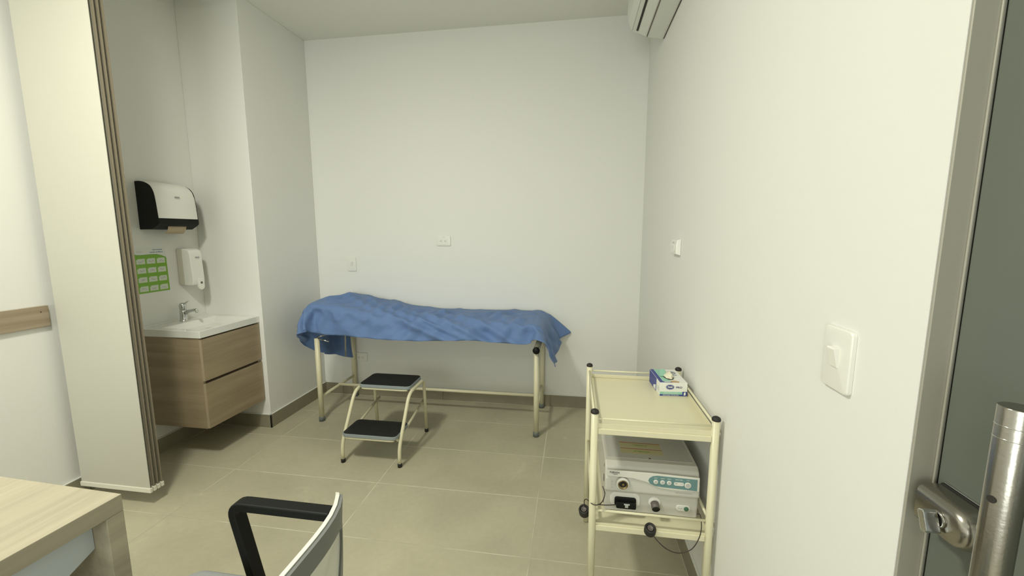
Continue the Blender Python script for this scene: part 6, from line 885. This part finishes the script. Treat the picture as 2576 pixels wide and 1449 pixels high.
# arms: rounded loop bars
def bar(path, w_, h_, wdir, nm, m, par, bev=.004):
    """flat bar: w_ across wdir, h_ in the plane of the path"""
    P = [Vector(p) for p in path]; W = Vector(wdir); vs = []
    for i, p in enumerate(P):
        d = (P[min(i+1, len(P)-1)]-P[max(i-1, 0)]).normalized(); n0 = d.cross(W).normalized()
        for sa, sb in ((-1, -1), (1, -1), (1, 1), (-1, 1)): vs.append(p+W*(w_/2*sa)+n0*(h_/2*sb))
    fs = [(i*4+k, i*4+(k+1) % 4, (i+1)*4+(k+1) % 4, (i+1)*4+k) for i in range(len(P)-1) for k in range(4)]
    fs += [(3, 2, 1, 0), tuple(len(P)*4-4+k for k in range(4))]
    if Vector(vs[1]-vs[0]).cross(vs[3]-vs[0]).dot(P[1]-P[0]) < 0: fs = [f[::-1] for f in fs]
    return MB().add(vs, fs).build(nm, m, par, bevel=bev)
for y, s_ in ((.926, 1), (CYc-.351, -1)):
    pth = arc([(-.635, y, .648), (-.936, y, .649), (-.880, y, .395)], .040, 7)
    ar = bar(pth, .038, .025, Y, 'armrest', 'black', t)
    bar([(-.880, y, .398), (-.880, y-s_*.05, .392), (-.880, CYc+s_*.12, .392)], .045, .018, X, 'arm_bracket', 'black', ar, .002)
# backrest: white rim, grey frame band, pale mesh inside
def ring(y, z, d=0): # plan curve of the back, bowed away from the sitter
    u = (y-CYc)/.215
    return Vector((-.480-.030*abs(u)**3.0+d, y, z))
pts = []
hw, zt, zb, rc = .212, .822, .46, .055
out = [(CYc+s*hw*a, b) for s, a, b in ()]
ol = rounded(2*hw, zt-zb, rc, 8, CYc, (zt+zb)/2)
def dens(p, m=6):
    o = []
    for i in range(len(p)):
        a, b = Vector(p[i]), Vector(p[(i+1) % len(p)]); k = max(1, int((b-a).length/.03))
        o += [tuple(a+(b-a)*j/k) for j in range(k)]
    return o
HWP = [(.830, .150), (.828, .182), (.819, .203), (.800, .212), (.770, .2145), (.708, .197), (.641, .172), (.55, .158), (.48, .150), (.46, .130)]
ol = [(CYc+q, z) for z, q in HWP]+[(CYc-q, z) for z, q in HWP[::-1]]
ol = dens(ol); cz = (zt+zb)/2; NR = len(ol)
def back_x(y, z): 
    return -.471-.049*abs((y-CYc)/hw)**3.5-.020*((zt-z)/(zt-zb))
def frame(o1, o2, x0, x1, nm, m, par):
    """closed band between outline scale o1 and o2 (inset in metres), from offset x0 to x1"""
    def ins(p, d):
        y, z = p[0]-CYc, p[1]-cz; return (CYc+y*(1-d/hw), cz+z*(1-d/((zt-zb)/2)))
    R = []
    for d, xo in ((o1, x0), (o1, x1), (o2, x1), (o2, x0)):
        R.append([(back_x(*ins(p, d))+xo, *ins(p, d)) for p in ol])
    vs = [v for r in R for v in r]
    fs = [(a*NR+k, a*NR+(k+1) % NR, ((a+1) % 4)*NR+(k+1) % NR, ((a+1) % 4)*NR+k) for a in range(4) for k in range(NR)]
    return MB().add(vs, fs, True).build(nm, m, par)
bk = frame(.000, .046, .0005, .008, 'backrest', 'chair_grey', t)
e = bk.modifiers.new('e', 'EDGE_SPLIT'); e.split_angle = .6
rm = lab(frame(-.0025, .030, -.0085, .000, 'white_rim', 'chair_white', bk), 'white rim of the backrest'); e = rm.modifiers.new('e', 'EDGE_SPLIT'); e.split_angle = .6
def ins2(p, d): y, z = p[0]-CYc, p[1]-cz; return (CYc+y*(1-d/hw), cz+z*(1-d/((zt-zb)/2)))
R = [ins2(p, .036) for p in ol]; vs = [(back_x(*p)+.004, *p) for p in R]+[(back_x(*p)+.0055, *p) for p in R]
vs += [(back_x(CYc, cz)+.004, CYc, cz), (back_x(CYc, cz)+.0055, CYc, cz)]
fs = [(k, (k+1) % NR, 2*NR) for k in range(NR)]+[(NR+(k+1) % NR, NR+k, 2*NR+1) for k in range(NR)]
MB().add(vs, fs).build('back_mesh', 'chair_white', bk)
# rear spine, lumbar support and levers behind the back
box(-.470, -.445, CYc-.035, CYc+.035, .36, .70).build('back_spine', 'chair_grey', t, bevel=.008)
box(-.66, -.445, CYc-.035, CYc+.035, .362, .384).build('spine_bracket', 'chair_grey', t, bevel=.004)
# pedestal
MB().lathe([(.028, .09), (.028, .25), (.018, .25), (.018, .386)], (-.78, CYc, 0), Z, 20).build('gas_lift', 'black', t)
bs = MB().lathe([(.045, .075), (.050, .085), (.045, .115), (.03, .12)], (-.78, CYc, 0), Z, 20).build('star_base', 'black', t)
for k in range(5):
    a = 2*PI*k/5+.3; d = Vector((math.cos(a), math.sin(a), 0)); c = Vector((-.78, CYc, 0))
    bar([c+d*.03+Vector((0, 0, .100)), c+d*.16+Vector((0, 0, .090)), c+d*.285+Vector((0, 0, .072))], .034, .022, (-d.y, d.x, 0), 'base_arm', 'black', bs, .003)
    e_ = c+d*.285; s2 = Vector((-d.y, d.x, 0))
    MB().lathe([(.024, 0), (.0255, .003), (.0255, .019), (.024, .022)], e_+Vector((0, 0, .0262))-s2*.024, s2, 18).build('caster', 'black_soft', t)
    MB().lathe([(.024, 0), (.0255, .003), (.0255, .019), (.024, .022)], e_+Vector((0, 0, .0262))+s2*.002, s2, 18).build('caster', 'black_soft', t)
